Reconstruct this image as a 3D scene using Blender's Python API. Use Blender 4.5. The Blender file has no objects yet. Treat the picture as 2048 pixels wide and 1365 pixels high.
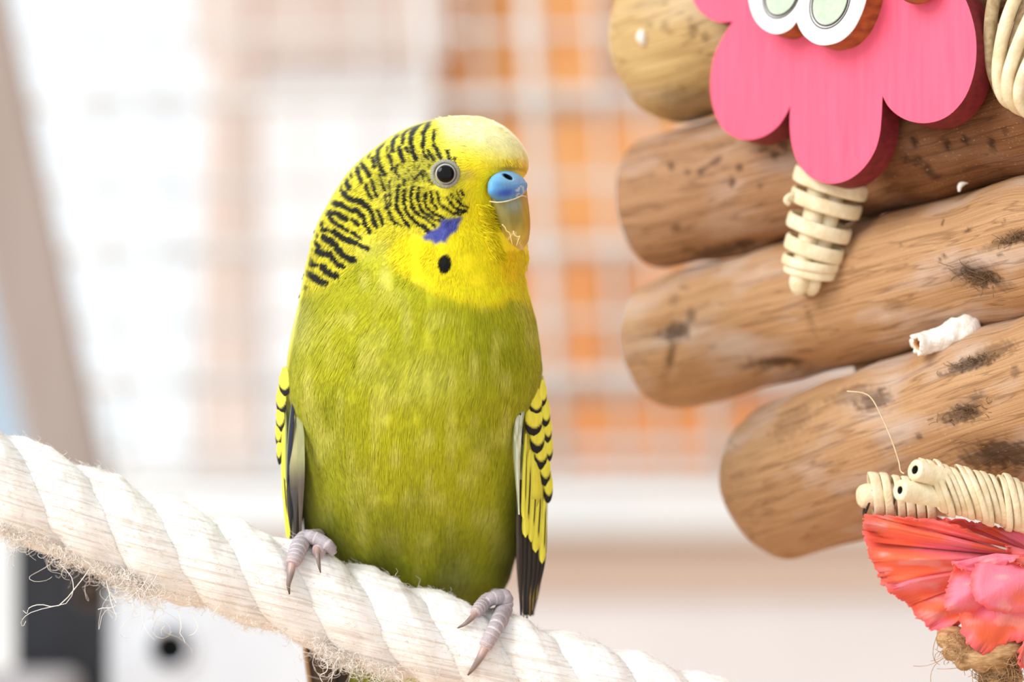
import bpy, math, random
import numpy as np
from mathutils import Vector

random.seed(7)
RS = np.random.RandomState(7)
SC = bpy.context.scene
COL = SC.collection

# ------------------------------------------------------------------ camera, sky, sun, exposure
S = 1e-4                       # one unit of the layout below is 0.1 mm
D = 5688.9                     # camera stands 0.569 m in front of the perch
cam_data = bpy.data.cameras.new('camera')
cam_data.lens = 100.0
cam_data.sensor_width = 36.0
cam_data.clip_start = 0.02
cam_data.clip_end = 60.0
cam_data.dof.use_dof = True
cam_data.dof.focus_distance = (D - 110) * S
cam_data.dof.aperture_fstop = 7.0
cam = bpy.data.objects.new('camera', cam_data)
cam.location = (0, -D * S, 0)
cam.rotation_euler = (math.pi / 2, 0, 0)
COL.objects.link(cam)
SC.camera = cam

world = bpy.data.worlds.new('overcast_sky')
SC.world = world
world.use_nodes = True
bg = world.node_tree.nodes['Background']
bg.inputs['Color'].default_value = (0.91, 0.965, 1.0, 1)
bg.inputs['Strength'].default_value = 1.2

sun_data = bpy.data.lights.new('hazy_sun', 'SUN')
sun_data.energy = 2.3
sun_data.angle = math.radians(32)
sun_data.color = (1.0, 0.97, 0.92)
sun = bpy.data.objects.new('hazy_sun', sun_data)
sun.rotation_euler = Vector((0.70, 0.48, -0.58)).to_track_quat('-Z', 'Y').to_euler()
sun.location = (-1, -1, 1.5)
COL.objects.link(sun)

SC.view_settings.view_transform = 'Standard'
SC.view_settings.look = 'None'
SC.view_settings.gamma = 1.0
SC.view_settings.use_curve_mapping = False
SC.view_settings.exposure = 0.08
SC.cycles.use_denoising = True
SC.cycles.max_bounces = 8
SC.cycles.transparent_max_bounces = 12

# ------------------------------------------------------------------ helpers
def W(px, py, y):
    """layout coordinates (0.1 mm; right, down, away) seen from the camera's height -> metres"""
    px = np.asarray(px, float); py = np.asarray(py, float); y = np.asarray(y, float)
    s = (D + y) / D * S
    a, b, c = np.broadcast_arrays((px - 1024) * s, y * S, (682.5 - py) * s)
    return np.stack([a, b, c], axis=-1)

def lin(c):
    c = np.asarray(c, float) / 255.0
    return np.where(c <= 0.04045, c / 12.92, ((c + 0.055) / 1.055) ** 2.4)

def rgba(c):
    return tuple(lin(c)) + (1.0,)

_lat = {}
def vnoise(x, y, seed=0):
    """smooth value noise in 0..1"""
    if seed not in _lat:
        _lat[seed] = np.random.RandomState(seed + 100).rand(256, 256)
    g = _lat[seed]
    x = np.asarray(x, float); y = np.asarray(y, float)
    xi = np.floor(x).astype(int); yi = np.floor(y).astype(int)
    fx = x - xi; fy = y - yi
    fx = fx * fx * (3 - 2 * fx); fy = fy * fy * (3 - 2 * fy)
    a = g[xi % 256, yi % 256]; b = g[(xi + 1) % 256, yi % 256]
    c = g[xi % 256, (yi + 1) % 256]; d = g[(xi + 1) % 256, (yi + 1) % 256]
    return (a * (1 - fx) + b * fx) * (1 - fy) + (c * (1 - fx) + d * fx) * fy

def smooth01(a, b, x):
    t = np.clip((np.asarray(x, float) - a) / (b - a), 0, 1)
    return t * t * (3 - 2 * t)

def mix(a, b, t):
    t = np.asarray(t)[..., None]
    return a * (1 - t) + b * t

def tag(o, label=None, cat=None, group=None, kind=None):
    if label: o['label'] = label
    if cat: o['category'] = cat
    if group: o['group'] = group
    if kind: o['kind'] = kind
    return o

def mesh_obj(name, verts, faces, mat, parent=None, smooth=True, col=None, guv=None, normals=None):
    me = bpy.data.meshes.new(name)
    verts = np.ascontiguousarray(verts, dtype=np.float32).reshape(-1, 3)
    if isinstance(faces, np.ndarray):
        n, k = faces.shape
        me.vertices.add(len(verts)); me.vertices.foreach_set('co', verts.ravel())
        me.loops.add(n * k); me.loops.foreach_set('vertex_index', faces.astype(np.int32).ravel())
        me.polygons.add(n)
        me.polygons.foreach_set('loop_start', np.arange(0, n * k, k, dtype=np.int32))
        me.update(calc_edges=True)
    else:
        me.from_pydata([tuple(v) for v in verts], [], faces)
        me.update()
    if smooth:
        me.polygons.foreach_set('use_smooth', np.ones(len(me.polygons), dtype=bool))
    if col is not None:
        at = me.color_attributes.new('Col', 'FLOAT_COLOR', 'POINT')
        c4 = np.ones((len(verts), 4), np.float32); c4[:, :3] = np.asarray(col).reshape(-1, 3)
        at.data.foreach_set('color', c4.ravel())
    if guv is not None:
        at = me.attributes.new('guv', 'FLOAT_VECTOR', 'POINT')
        at.data.foreach_set('vector', np.ascontiguousarray(guv, dtype=np.float32).ravel())
    if normals is not None:
        me.normals_split_custom_set_from_vertices(np.asarray(normals, np.float32).reshape(-1, 3).tolist())
    if mat: me.materials.append(mat)
    o = bpy.data.objects.new(name, me)
    COL.objects.link(o)
    if parent is not None: o.parent = parent
    return o

def empty(name, label, cat, group=None):
    o = bpy.data.objects.new(name, None)
    o.empty_display_size = 0.01
    COL.objects.link(o)
    return tag(o, label, cat, group)

def grid_faces(nu, nv, wrap_v=False, wrap_u=False):
    """quads of an nu x nv vertex grid (index = i*nv + j)"""
    iu = np.arange(nu if wrap_u else nu - 1); jv = np.arange(nv if wrap_v else nv - 1)
    I, J = np.meshgrid(iu, jv, indexing='ij')
    I2 = (I + 1) % nu; J2 = (J + 1) % nv
    return np.stack([I * nv + J, I * nv + J2, I2 * nv + J2, I2 * nv + J], -1).reshape(-1, 4)

def catmull(pts, n):
    p = np.asarray(pts, float)
    if len(p) < 3:
        t = np.linspace(0, 1, n)[:, None]
        return p[0] * (1 - t) + p[-1] * t
    q = np.vstack([2 * p[0] - p[1], p, 2 * p[-1] - p[-2]])
    m = len(p) - 1
    tt = np.linspace(0, m, n); k = np.minimum(tt.astype(int), m - 1); f = (tt - k)[:, None]
    a, b, c, d = q[k], q[k + 1], q[k + 2], q[k + 3]
    return 0.5 * (2 * b + (c - a) * f + (2 * a - 5 * b + 4 * c - d) * f ** 2 + (3 * b - a - 3 * c + d) * f ** 3)

def frames(path):
    t = np.gradient(path, axis=0)
    t /= np.linalg.norm(t, axis=1)[:, None] + 1e-12
    ref = np.array([0, 0, 1.0]) if abs(t[0][2]) < 0.9 else np.array([1.0, 0, 0])
    n = ref - t[0] * ref.dot(t[0]); n /= np.linalg.norm(n)
    N = [n]
    for i in range(1, len(path)):
        n = N[-1] - t[i] * N[-1].dot(t[i]); N.append(n / np.linalg.norm(n))
    N = np.array(N)
    return t, N, np.cross(t, N)

def tube_data(path, rad, sides=12, ratio=1.0, caps=True):
    """swept tube, path (n,3) in metres; rad scalar or (n,) in metres"""
    path = np.asarray(path, float); n = len(path)
    rad = np.broadcast_to(np.asarray(rad, float), (n,))
    t, N, B = frames(path)
    a = np.linspace(0, 2 * np.pi, sides, endpoint=False)
    v = path[:, None] + rad[:, None, None] * (np.cos(a)[None, :, None] * N[:, None] + ratio * np.sin(a)[None, :, None] * B[:, None])
    f = [tuple(q) for q in grid_faces(n, sides, wrap_v=True)]
    if caps:
        f.append(tuple(range(sides - 1, -1, -1)))
        f.append(tuple(range((n - 1) * sides, n * sides)))
    return v.reshape(-1, 3), f

def tube(name, path, rad, mat, parent=None, sides=12, ratio=1.0, colfn=None, caps=True):
    v, f = tube_data(path, rad, sides, ratio, caps)
    col = None
    if colfn is not None:
        tt = np.repeat(np.linspace(0, 1, len(path)), sides)
        col = colfn(tt, v)
    return mesh_obj(name, v, f, mat, parent, col=col)

def fibres(name, paths, rad, mat, parent=None, col=None):
    """many thin three-sided hairs in one mesh; paths (N,M,3) metres, rad (N,M)"""
    N, M, _ = paths.shape
    t = np.gradient(paths, axis=1); t /= np.linalg.norm(t, axis=2, keepdims=True) + 1e-12
    ref = np.array([0.3, 0.5, 0.81]); n = np.cross(t, ref); n /= np.linalg.norm(n, axis=2, keepdims=True) + 1e-9
    b = np.cross(t, n)
    vs = []
    for k in range(3):
        a = 2 * np.pi * k / 3
        vs.append(paths + rad[..., None] * (math.cos(a) * n + math.sin(a) * b))
    v = np.stack(vs, 2).reshape(-1, 3)
    base = grid_faces(M, 3, wrap_v=True)
    f = (base[None] + (np.arange(N) * M * 3)[:, None, None]).reshape(-1, 4)
    c = None if col is None else np.repeat(col.reshape(-1, 3), 3, axis=0)
    return mesh_obj(name, v, f, mat, parent, col=c)

def box_data(x0, x1, y0, y1, z0, z1, bev=0.0):
    v = [(x, y, z) for x in (x0, x1) for y in (y0, y1) for z in (z0, z1)]
    f = [(0, 1, 3, 2), (4, 6, 7, 5), (0, 4, 5, 1), (2, 3, 7, 6), (0, 2, 6, 4), (1, 5, 7, 3)]
    return np.array(v), f

def box(name, x0, x1, y0, y1, z0, z1, mat, parent=None, bev=0.0):
    v, f = box_data(x0, x1, y0, y1, z0, z1)
    o = mesh_obj(name, v, f, mat, parent, smooth=False)
    if bev:
        m = o.modifiers.new('bevel', 'BEVEL'); m.width = bev; m.segments = 2
    return o

def prism(name, front, back, mat, parent=None, bev=0.0, side_mat=None):
    """solid between two matching outlines (n,3)"""
    n = len(front)
    v = np.vstack([front, back])
    f = [tuple(range(n)), tuple(range(2 * n - 1, n - 1, -1))]
    f += [(i, i + n, (i + 1) % n + n, (i + 1) % n) for i in range(n)]
    o = mesh_obj(name, v, f, mat, parent, smooth=False)
    if side_mat:
        o.data.materials.append(side_mat)
        for p in o.data.polygons[2:]: p.material_index = 1
    for p in o.data.polygons[2:]: p.use_smooth = True
    import bmesh
    bm = bmesh.new(); bm.from_mesh(o.data)
    bmesh.ops.recalc_face_normals(bm, faces=bm.faces)
    sharp = [e for e in bm.edges if len(e.link_faces) == 2 and e.calc_face_angle(0) > 0.9]
    for e in sharp: e.smooth = False
    bm.to_mesh(o.data); bm.free()
    if bev:
        m = o.modifiers.new('bevel', 'BEVEL'); m.width = bev; m.segments = 2; m.limit_method = 'ANGLE'; m.angle_limit = 0.9
    return o

# ------------------------------------------------------------------ materials
def new_mat(name):
    m = bpy.data.materials.new(name); m.use_nodes = True
    nt = m.node_tree
    return m, nt, nt.nodes['Principled BSDF']

def pmat(name, c, rough=0.6, c2=None, scale=(400, 400, 400), detail=4, bump=0.0, bscale=None, coord='Object',
         sss=0.0, contrast=(0.35, 0.65), spec=0.4, coat=0.0, metallic=0.0):
    """procedural colour c -> c2 by stretched noise, with optional bump of the same kind"""
    m, nt, b = new_mat(name)
    L = nt.links.new
    if coord == 'guv':
        tc = nt.nodes.new('ShaderNodeAttribute'); tc.attribute_name = 'guv'; out = tc.outputs['Vector']
    else:
        tc = nt.nodes.new('ShaderNodeTexCoord'); out = tc.outputs[coord]
    def noise(sc):
        mp = nt.nodes.new('ShaderNodeMapping'); mp.inputs['Scale'].default_value = sc
        L(out, mp.inputs['Vector'])
        n = nt.nodes.new('ShaderNodeTexNoise'); n.inputs['Scale'].default_value = 1.0
        n.inputs['Detail'].default_value = detail
        L(mp.outputs['Vector'], n.inputs['Vector'])
        return n
    n1 = noise(scale)
    r = nt.nodes.new('ShaderNodeValToRGB')
    r.color_ramp.elements[0].position = contrast[0]; r.color_ramp.elements[1].position = contrast[1]
    r.color_ramp.elements[0].color = rgba(c); r.color_ramp.elements[1].color = rgba(c2 or c)
    L(n1.outputs['Fac'], r.inputs['Fac'])
    L(r.outputs['Color'], b.inputs['Base Color'])
    b.inputs['Roughness'].default_value = rough
    b.inputs['Specular IOR Level'].default_value = spec
    b.inputs['Coat Weight'].default_value = coat
    b.inputs['Metallic'].default_value = metallic
    if sss:
        b.inputs['Subsurface Weight'].default_value = sss
        b.inputs['Subsurface Radius'].default_value = (1.0, 0.6, 0.4)
        b.inputs['Subsurface Scale'].default_value = 0.001
    if bump:
        n2 = noise(bscale or scale)
        bp = nt.nodes.new('ShaderNodeBump'); bp.inputs['Strength'].default_value = bump
        bp.inputs['Distance'].default_value = 0.0003
        L(n2.outputs['Fac'], bp.inputs['Height']); L(bp.outputs['Normal'], b.inputs['Normal'])
    return m

def vmat(name, rough=0.6, scale=(600, 600, 600), amt=0.15, bump=0.0, bscale=None, coord='Object', spec=0.3,
         coat=0.0, sheen=0.0, sss=0.0, dist=0.0002, trans=0.0):
    """pigment from the mesh's Col attribute, broken up by procedural noise"""
    m, nt, b = new_mat(name)
    L = nt.links.new
    at = nt.nodes.new('ShaderNodeAttribute'); at.attribute_name = 'Col'
    if coord == 'guv':
        tc = nt.nodes.new('ShaderNodeAttribute'); tc.attribute_name = 'guv'; out = tc.outputs['Vector']
    else:
        tc = nt.nodes.new('ShaderNodeTexCoord'); out = tc.outputs[coord]
    def noise(sc):
        mp = nt.nodes.new('ShaderNodeMapping'); mp.inputs['Scale'].default_value = sc
        L(out, mp.inputs['Vector'])
        n = nt.nodes.new('ShaderNodeTexNoise'); n.inputs['Scale'].default_value = 1.0; n.inputs['Detail'].default_value = 4
        L(mp.outputs['Vector'], n.inputs['Vector'])
        return n
    n1 = noise(scale)
    mr = nt.nodes.new('ShaderNodeMapRange')
    mr.inputs['From Min'].default_value = 0.25; mr.inputs['From Max'].default_value = 0.75
    mr.inputs['To Min'].default_value = 1 - amt; mr.inputs['To Max'].default_value = 1 + amt
    L(n1.outputs['Fac'], mr.inputs['Value'])
    mx = nt.nodes.new('ShaderNodeMix'); mx.data_type = 'RGBA'; mx.blend_type = 'MULTIPLY'
    mx.inputs[0].default_value = 1.0
    L(at.outputs['Color'], mx.inputs[6]); L(mr.outputs['Result'], mx.inputs[7])
    L(mx.outputs[2], b.inputs['Base Color'])
    b.inputs['Roughness'].default_value = rough
    b.inputs['Specular IOR Level'].default_value = spec
    b.inputs['Coat Weight'].default_value = coat
    b.inputs['Sheen Weight'].default_value = sheen
    if sss:
        b.inputs['Subsurface Weight'].default_value = sss
        b.inputs['Subsurface Scale'].default_value = 0.001
    if bump:
        n2 = noise(bscale or scale)
        bp = nt.nodes.new('ShaderNodeBump'); bp.inputs['Strength'].default_value = bump
        bp.inputs['Distance'].default_value = dist
        L(n2.outputs['Fac'], bp.inputs['Height']); L(bp.outputs['Normal'], b.inputs['Normal'])
    if trans:
        tl = nt.nodes.new('ShaderNodeBsdfTranslucent'); ms = nt.nodes.new('ShaderNodeMixShader')
        ms.inputs[0].default_value = trans
        L(mx.outputs[2], tl.inputs['Color'])
        L(b.outputs[0], ms.inputs[1]); L(tl.outputs[0], ms.inputs[2])
        L(ms.outputs[0], nt.nodes['Material Output'].inputs['Surface'])
    return m

M = {}
M['brick'] = [pmat('fired_brick_%d' % i, c, 0.9, c2, (25, 25, 40), 5, 0.5, (300, 300, 300)) for i, (c, c2) in enumerate([
    ((214, 140, 84), (226, 160, 104)), ((206, 128, 74), (218, 148, 92)), ((198, 122, 78), (212, 146, 100)), ((224, 152, 90), (232, 170, 112))])]
M['mortar'] = pmat('lime_mortar', (205, 190, 176), 0.95, (186, 170, 156), (60, 60, 60), 4, 0.4)
M['plaster'] = pmat('white_plaster', (250, 250, 250), 0.9, (246, 246, 247), (9, 9, 9), 3, 0.1)
M['wire'] = pmat('white_coated_wire', (220, 217, 214), 0.5, (210, 207, 203), (200, 200, 200))
M['post'] = pmat('weathered_timber', (176, 160, 152), 0.8, (166, 150, 142), (60, 60, 6), 4, 0.3)
M['post_pale'] = pmat('pale_timber', (226, 208, 198), 0.8, (216, 194, 182), (60, 60, 6), 4, 0.3)
M['bluegrey'] = pmat('blue_grey_paint', (178, 196, 212), 0.6, (168, 186, 202), (12, 12, 12))
M['white'] = pmat('white_gloss_paint', (244, 248, 250), 0.45, (238, 244, 247), (20, 20, 20))
M['beige'] = pmat('beige_board', (232, 214, 202), 0.7, (224, 204, 190), (4, 60, 60), 4)
M['panel'] = pmat('white_laminate', (246, 246, 249), 0.5, (240, 240, 244), (10, 10, 10))
M['binder_black'] = pmat('black_binder_board', (30, 31, 36), 0.55, (40, 41, 48), (90, 90, 90), 3, 0.1)
M['binder_white'] = pmat('white_binder_board', (222, 227, 234), 0.45, (216, 221, 229), (60, 60, 60), 3, 0.1)
M['hole_dark'] = pmat('dark_hole_shade', (30, 28, 26), 0.8, (38, 34, 32), (90, 90, 90))  # near-black puts the shade inside the holes into the colour
M['ring_metal'] = pmat('dull_bronze_rim', (110, 92, 78), 0.4, (96, 80, 70), (200, 200, 200), metallic=0.6)
M['shelf'] = pmat('grey_shelf_board', (178, 172, 172), 0.6, (166, 160, 160), (20, 60, 60))
M['floor'] = pmat('oak_floor', (226, 192, 160), 0.6, (212, 176, 144), (3, 30, 30), 4)
M['wall_wood'] = pmat('dark_blocker_wood', (120, 92, 70), 0.7, (100, 76, 58), (30, 30, 3), 4)
M['glass'], nt, b = new_mat('window_glass')
tr = nt.nodes.new('ShaderNodeBsdfTransparent'); gl = nt.nodes.new('ShaderNodeBsdfGlossy'); mxs = nt.nodes.new('ShaderNodeMixShader')
gl.inputs['Roughness'].default_value = 0.02; mxs.inputs[0].default_value = 0.05
nt.links.new(tr.outputs[0], mxs.inputs[1]); nt.links.new(gl.outputs[0], mxs.inputs[2])
nt.links.new(mxs.outputs[0], nt.nodes['Material Output'].inputs['Surface'])

# ------------------------------------------------------------------ the setting behind
def structure(o):
    o['kind'] = 'structure'; return o

YB = 9300                                                # brick wall face, about 1.5 m from the camera
KB = (D + YB) / D
def slab(name, px0, px1, py0, py1, y, depth, mat, parent=None, bev=0.0):
    a = W(px0, py1, y); c = W(px1, py0, y)
    return box(name, a[0], c[0], y * S, y * S + depth, a[2], c[2], mat, parent, bev)

wall = structure(slab('wall_back', 850, 2600, -420, 1010, YB + 60, 0.05, M['mortar']))
course = 285.0; bl = 225 / 0.1 / KB
row = 0
py = 1010 + 40
while py > -420:
    x = 700 - (bl / 2 if row % 2 else 0) + 130
    while x < 2600:
        x0 = max(x, 858); x1 = min(x + bl - 38, 2596)
        if x1 - x0 > 60:
            o = slab('brick', x0, x1, py - course + 38, py, YB - 30 + random.uniform(-12, 12), 0.018,
                     random.choice(M['brick']), wall, 0.002)
        x += bl
    py -= course; row += 1

structure(slab('wall_left', 505, 868, -420, 1010, YB - 200, 0.08, M['plaster'], bev=0.003))
structure(slab('trim_1', 380, 905, -330, 120, YB - 330, 0.03, M['post_pale'], bev=0.003))

def leaning(name, tl, tr_, br, bl_, y, depth, mat):
    f = np.array([W(p[0], p[1], y) for p in (tl, tr_, br, bl_)])
    bk = f + np.array([0, depth, 0])
    o = prism(name, f, bk, mat, bev=0.003)
    return structure(o)
leaning('trim_2', (-230, -320), (-48, -320), (226, 985), (70, 985), 5600, 0.006, M['post'])
leaning('trim_3', (425, -320), (505, -320), (535, 985), (385, 985), 8300, 0.006, M['post_pale'])
structure(slab('wall_front_left', -900, 70, 470, 1500, 8000, 0.04, M['bluegrey']))
w1 = structure(slab('window_1', -200, 500, -330, -300, 8600, 0.05, M['white']))
slab('window_frame', -200, 500, 968, 1000, 8600, 0.05, M['white'], w1)
slab('pane', -200, 500, -300, 968, 8800, 0.004, M['glass'], w1)

sill = structure(slab('trim_4', 200, 2700, 985, 1078, 7600, 0.16, M['white'], bev=0.004))
structure(slab('trim_5', 200, 2700, 1078, 1192, 7750, 0.05, M['beige'], bev=0.002))
structure(slab('wall_below_sill', 180, 2700, 1192, 2600, 7800, 0.04, M['panel']))
structure(box('floor', -2.2, 2.2, -1.6, 1.6, -0.62, -0.60, M['floor']))
structure(box('blocker_wall_right', 1.0, 1.04, -0.9, 1.5, -0.6, 1.4, M['wall_wood']))  # unseen wall, added to block sky light from the right

# welded mesh of the aviary, each wire a part
YM = 6300
mesh_panel = empty('wire_mesh_panel', 'white welded wire mesh panel standing in front of the brick wall', 'wire mesh')
mesh_panel.location = tuple(W(1024, 950, YM)); bpy.context.view_layer.update()
inv = np.array(mesh_panel.location)
def wire(p0, p1, r):
    path = np.linspace(W(*p0, YM), W(*p1, YM), 4) - inv
    tube('wire', path, r, M['wire'], mesh_panel, 8)
for py_, r in ((-105, .0014), (62, .0018), (193, .003), (362, .0016), (493, .003), (636, .0016), (756, .003), (893, .002)):
    wire((60, py_ + 14), (2250, py_ - 10), r)
xs = [(205, .0015), (340, .0008), (478, .0012), (610, .0008), (745, .0014), (868, .003), (975, .0012), (1078, .0034), (1207, .0016), (1290, .0016),
      (1395, .0034), (1520, .0014), (1660, .003), (1790, .0014), (1930, .003), (2060, .0014), (2190, .003)]
for x, r in xs:
    sl = 0.072
    wire((x - sl * 420, -130), (x + sl * 660, 950), r)
for (a, c) in ((50, 2260),):
    tube('rail', np.linspace(W(a, 955, YM), W(c, 955, YM), 3) - inv, 0.004, M['wire'], mesh_panel, 10)

# office files on a low shelf, bottom left
def binder(name, px0, px1, py0, py1, y, depth, mat, label, hole, hr, rim):
    e = empty(name, label, 'binder')
    loc = W((px0 + px1) / 2, py1, y); e.location = tuple(loc)
    a = W(px0, py1, y) - loc; c = W(px1, py0, y) - loc
    hw = (c[0] - a[0]) / 2; H = c[2]
    h = W(hole[0], hole[1], y) - loc
    k = (D + y) / D * S
    R = hr * k
    # spine: board with a real round hole (ring of quads between the circle and the rectangle)
    n = 48; an = np.linspace(0, 2 * np.pi, n, endpoint=False)
    circ = np.stack([h[0] + R * np.cos(an), 0 * an, h[2] + R * np.sin(an)], 1)
    rect = []
    for t in an:
        dx, dz = math.cos(t), math.sin(t)
        sx = ((hw - h[0]) / dx if dx > 1e-9 else (-hw - h[0]) / dx if dx < -1e-9 else 1e9)
        sz = ((H - h[2]) / dz if dz > 1e-9 else (0 - h[2]) / dz if dz < -1e-9 else 1e9)
        q = min(sx, sz); rect.append((h[0] + dx * q, 0, h[2] + dz * q))
    rect = np.array(rect)
    for tx, tz in ((-hw, 0), (hw, 0), (hw, H), (-hw, H)):
        i = np.argmin((rect[:, 0] - tx) ** 2 + (rect[:, 2] - tz) ** 2); rect[i] = (tx, 0, tz)
    th = np.array([0, 0.0025, 0])
    v = np.vstack([circ, rect, circ + th, rect + th])
    f = []
    for i in range(n):
        j = (i + 1) % n
        f += [(i, j, n + j, n + i), (2 * n + i, 3 * n + i, 3 * n + j, 2 * n + j), (i, 2 * n + i, 2 * n + j, j), (n + i, n + j, 3 * n + j, 3 * n + i)]
    mesh_obj('spine', v, f, mat, e, smooth=False)
    box('cover', -hw, -hw + 0.0025, 0.0025, depth, 0, H, mat, e)
    box('cover', hw - 0.0025, hw, 0.0025, depth, 0, H, mat, e)
    box('paper_block', -hw + 0.004, hw - 0.004, 0.03, depth - 0.005, 0.002, H - 0.01, M['hole_dark'], e)  # seen through the spine hole, its shade painted in
    p = np.stack([h[0] + R * np.cos(np.append(an, an[0])), 0 * np.append(an, 0) - 0.0006, h[2] + R * np.sin(np.append(an, an[0]))], 1)
    tube('hole_rim', p, 0.0012, rim, e, 6, caps=False)
    return e
binder('ring_binder', 218, 640, 1172, 2270, 3600, 0.2, M['binder_white'], 'white ring binder with a dark round finger hole in its spine', (341, 1297), 45, M['binder_white'])
binder('ring_binder', 30, 214, 1085, 2270, 3600, 0.2, M['binder_black'], 'black ring binder standing beside the white one on the shelf', (182, 1185), 26, M['ring_metal'])
structure(slab('trim_6', -700, 40, 1040, 2270, 7300, 0.05, M['white']))
sh = slab('shelf_board', -800, 900, 2270, 2340, 3500, 0.22, M['shelf']); tag(sh, 'grey shelf board under the two binders', 'shelf')
bx = slab('low_box', -420, 118, 1372, 1580, 3000, 0.05, M['shelf'], bev=0.004); tag(bx, 'low grey box lying in front of the black binder', 'box')
# ------------------------------------------------------------------ cotton rope perch
RC_X = np.array([-420, -150, 0, 231, 346, 461, 577, 693, 792, 947, 1087, 1245, 1400, 1700, 2100], float)
RC_Y = np.array([770, 893, 960, 1056, 1099, 1139, 1177, 1221, 1257, 1306, 1350, 1396, 1444, 1535, 1655], float)
def _rope_path():
    p = catmull(np.stack([RC_X, RC_Y], 1), 400)
    for _ in range(30):
        p[1:-1] = (p[:-2] + p[1:-1] * 2 + p[2:]) / 4
    return p
RP = _rope_path()
def rope_c(px):
    return np.interp(px, RP[:, 0], RP[:, 1])
RR = 97.0
def rope_y(px, py, extra=0.0):
    """depth of the rope's near surface, raised by extra"""
    dv = (np.asarray(py, float) - rope_c(px)) * 0.942
    R = RR + extra
    return -np.sqrt(np.maximum(R * R - dv * dv, 0.0))

def fibre_mat():
    m, nt, b = new_mat('cotton_yarn'); L = nt.links.new
    at = nt.nodes.new('ShaderNodeAttribute'); at.attribute_name = 'guv'
    def noise(sc, d=3):
        mp = nt.nodes.new('ShaderNodeMapping'); mp.inputs['Scale'].default_value = sc
        L(at.outputs['Vector'], mp.inputs['Vector'])
        n = nt.nodes.new('ShaderNodeTexNoise'); n.inputs['Scale'].default_value = 1; n.inputs['Detail'].default_value = d
        L(mp.outputs['Vector'], n.inputs['Vector']); return n
    yarn = noise((24, 1900, 260), 1); dirt = noise((420, 420, 420), 5)
    r = nt.nodes.new('ShaderNodeValToRGB')
    r.color_ramp.elements[0].position = 0.32; r.color_ramp.elements[0].color = rgba((220, 211, 203))
    r.color_ramp.elements[1].position = 0.50; r.color_ramp.elements[1].color = rgba((242, 238, 234))
    L(yarn.outputs['Fac'], r.inputs['Fac'])
    r2 = nt.nodes.new('ShaderNodeValToRGB')
    r2.color_ramp.elements[0].position = 0.20; r2.color_ramp.elements[0].color = rgba((240, 226, 208))
    r2.color_ramp.elements[1].position = 0.33; r2.color_ramp.elements[1].color = (1, 1, 1, 1)
    L(dirt.outputs['Fac'], r2.inputs['Fac'])
    mx = nt.nodes.new('ShaderNodeMix'); mx.data_type = 'RGBA'; mx.blend_type = 'MULTIPLY'; mx.inputs[0].default_value = 1
    L(r.outputs['Color'], mx.inputs[6]); L(r2.outputs['Color'], mx.inputs[7])
    L(mx.outputs[2], b.inputs['Base Color'])
    b.inputs['Roughness'].default_value = 0.95; b.inputs['Specular IOR Level'].default_value = 0.1
    b.inputs['Sheen Weight'].default_value = 0.3
    b.inputs['Subsurface Weight'].default_value = 0.4; b.inputs['Subsurface Scale'].default_value = 0.003
    b.inputs['Subsurface Radius'].default_value = (1.0, 0.75, 0.55)
    bp = nt.nodes.new('ShaderNodeBump'); bp.inputs['Strength'].default_value = 0.5; bp.inputs['Distance'].default_value = 0.0005
    L(yarn.outputs['Fac'], bp.inputs['Height']); L(bp.outputs['Normal'], b.inputs['Normal'])
    return m
M['yarn'] = fibre_mat()
M['yarn_fuzz'] = pmat('cotton_fuzz', (255, 250, 243), 0.95, (250, 242, 233), (800, 800, 800), spec=0.1)

rope = empty('rope_perch', 'thick twisted cream cotton rope perch under the bird\'s feet', 'rope')
rope.location = tuple(W(800, 1257, 0)); rope_loc = np.array(rope.location)
ROPE_R, ROPE_C = 69.0, 30.0
n_s = 620
xs_ = np.linspace(-400, 2050, n_s)
cen = np.stack([xs_, rope_c(xs_)], 1)
tang = np.gradient(cen, axis=0); tang /= np.linalg.norm(tang, axis=1)[:, None]
upv = np.stack([tang[:, 1], -tang[:, 0]], 1)                     # pixels: py grows downwards
arc = np.concatenate([[0], np.cumsum(np.linalg.norm(np.diff(cen, axis=0), axis=1))])
sides = 56
for j in range(3):
    th = 2 * np.pi * (xs_ - 180 - 135 * j) / 405.0
    off_up = ROPE_C * np.cos(th); off_to = ROPE_C * np.sin(th)
    a = np.linspace(0, 2 * np.pi, sides, endpoint=False)
    wob = 1 + 0.05 * (vnoise(arc[:, None] / 30 + j * 9, np.cos(a)[None] * 3 + 20, 3) - 0.5) * 2
    yarnr = 1.1 * np.sin(a[None] * 17 - th[:, None] * 17)
    rr = ROPE_R * wob + yarnr
    uu = off_up[:, None] + rr * np.cos(a)[None]
    tt = off_to[:, None] + rr * np.sin(a)[None]
    X = cen[:, 0, None] + upv[:, 0, None] * uu; Y = cen[:, 1, None] + upv[:, 1, None] * uu
    v = W(X, Y, -tt) - rope_loc
    s_ = np.broadcast_to(arc[:, None], uu.shape)
    guv = np.stack([s_ * S, (uu - 0.10 * np.mod(s_, 4000)) * S, (tt + j * 300) * S], -1)
    f = grid_faces(n_s, sides, wrap_v=True)
    mesh_obj('strand', v.reshape(-1, 3), f[:, ::-1].copy(), M['yarn'], rope, guv=guv.reshape(-1, 3))

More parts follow.
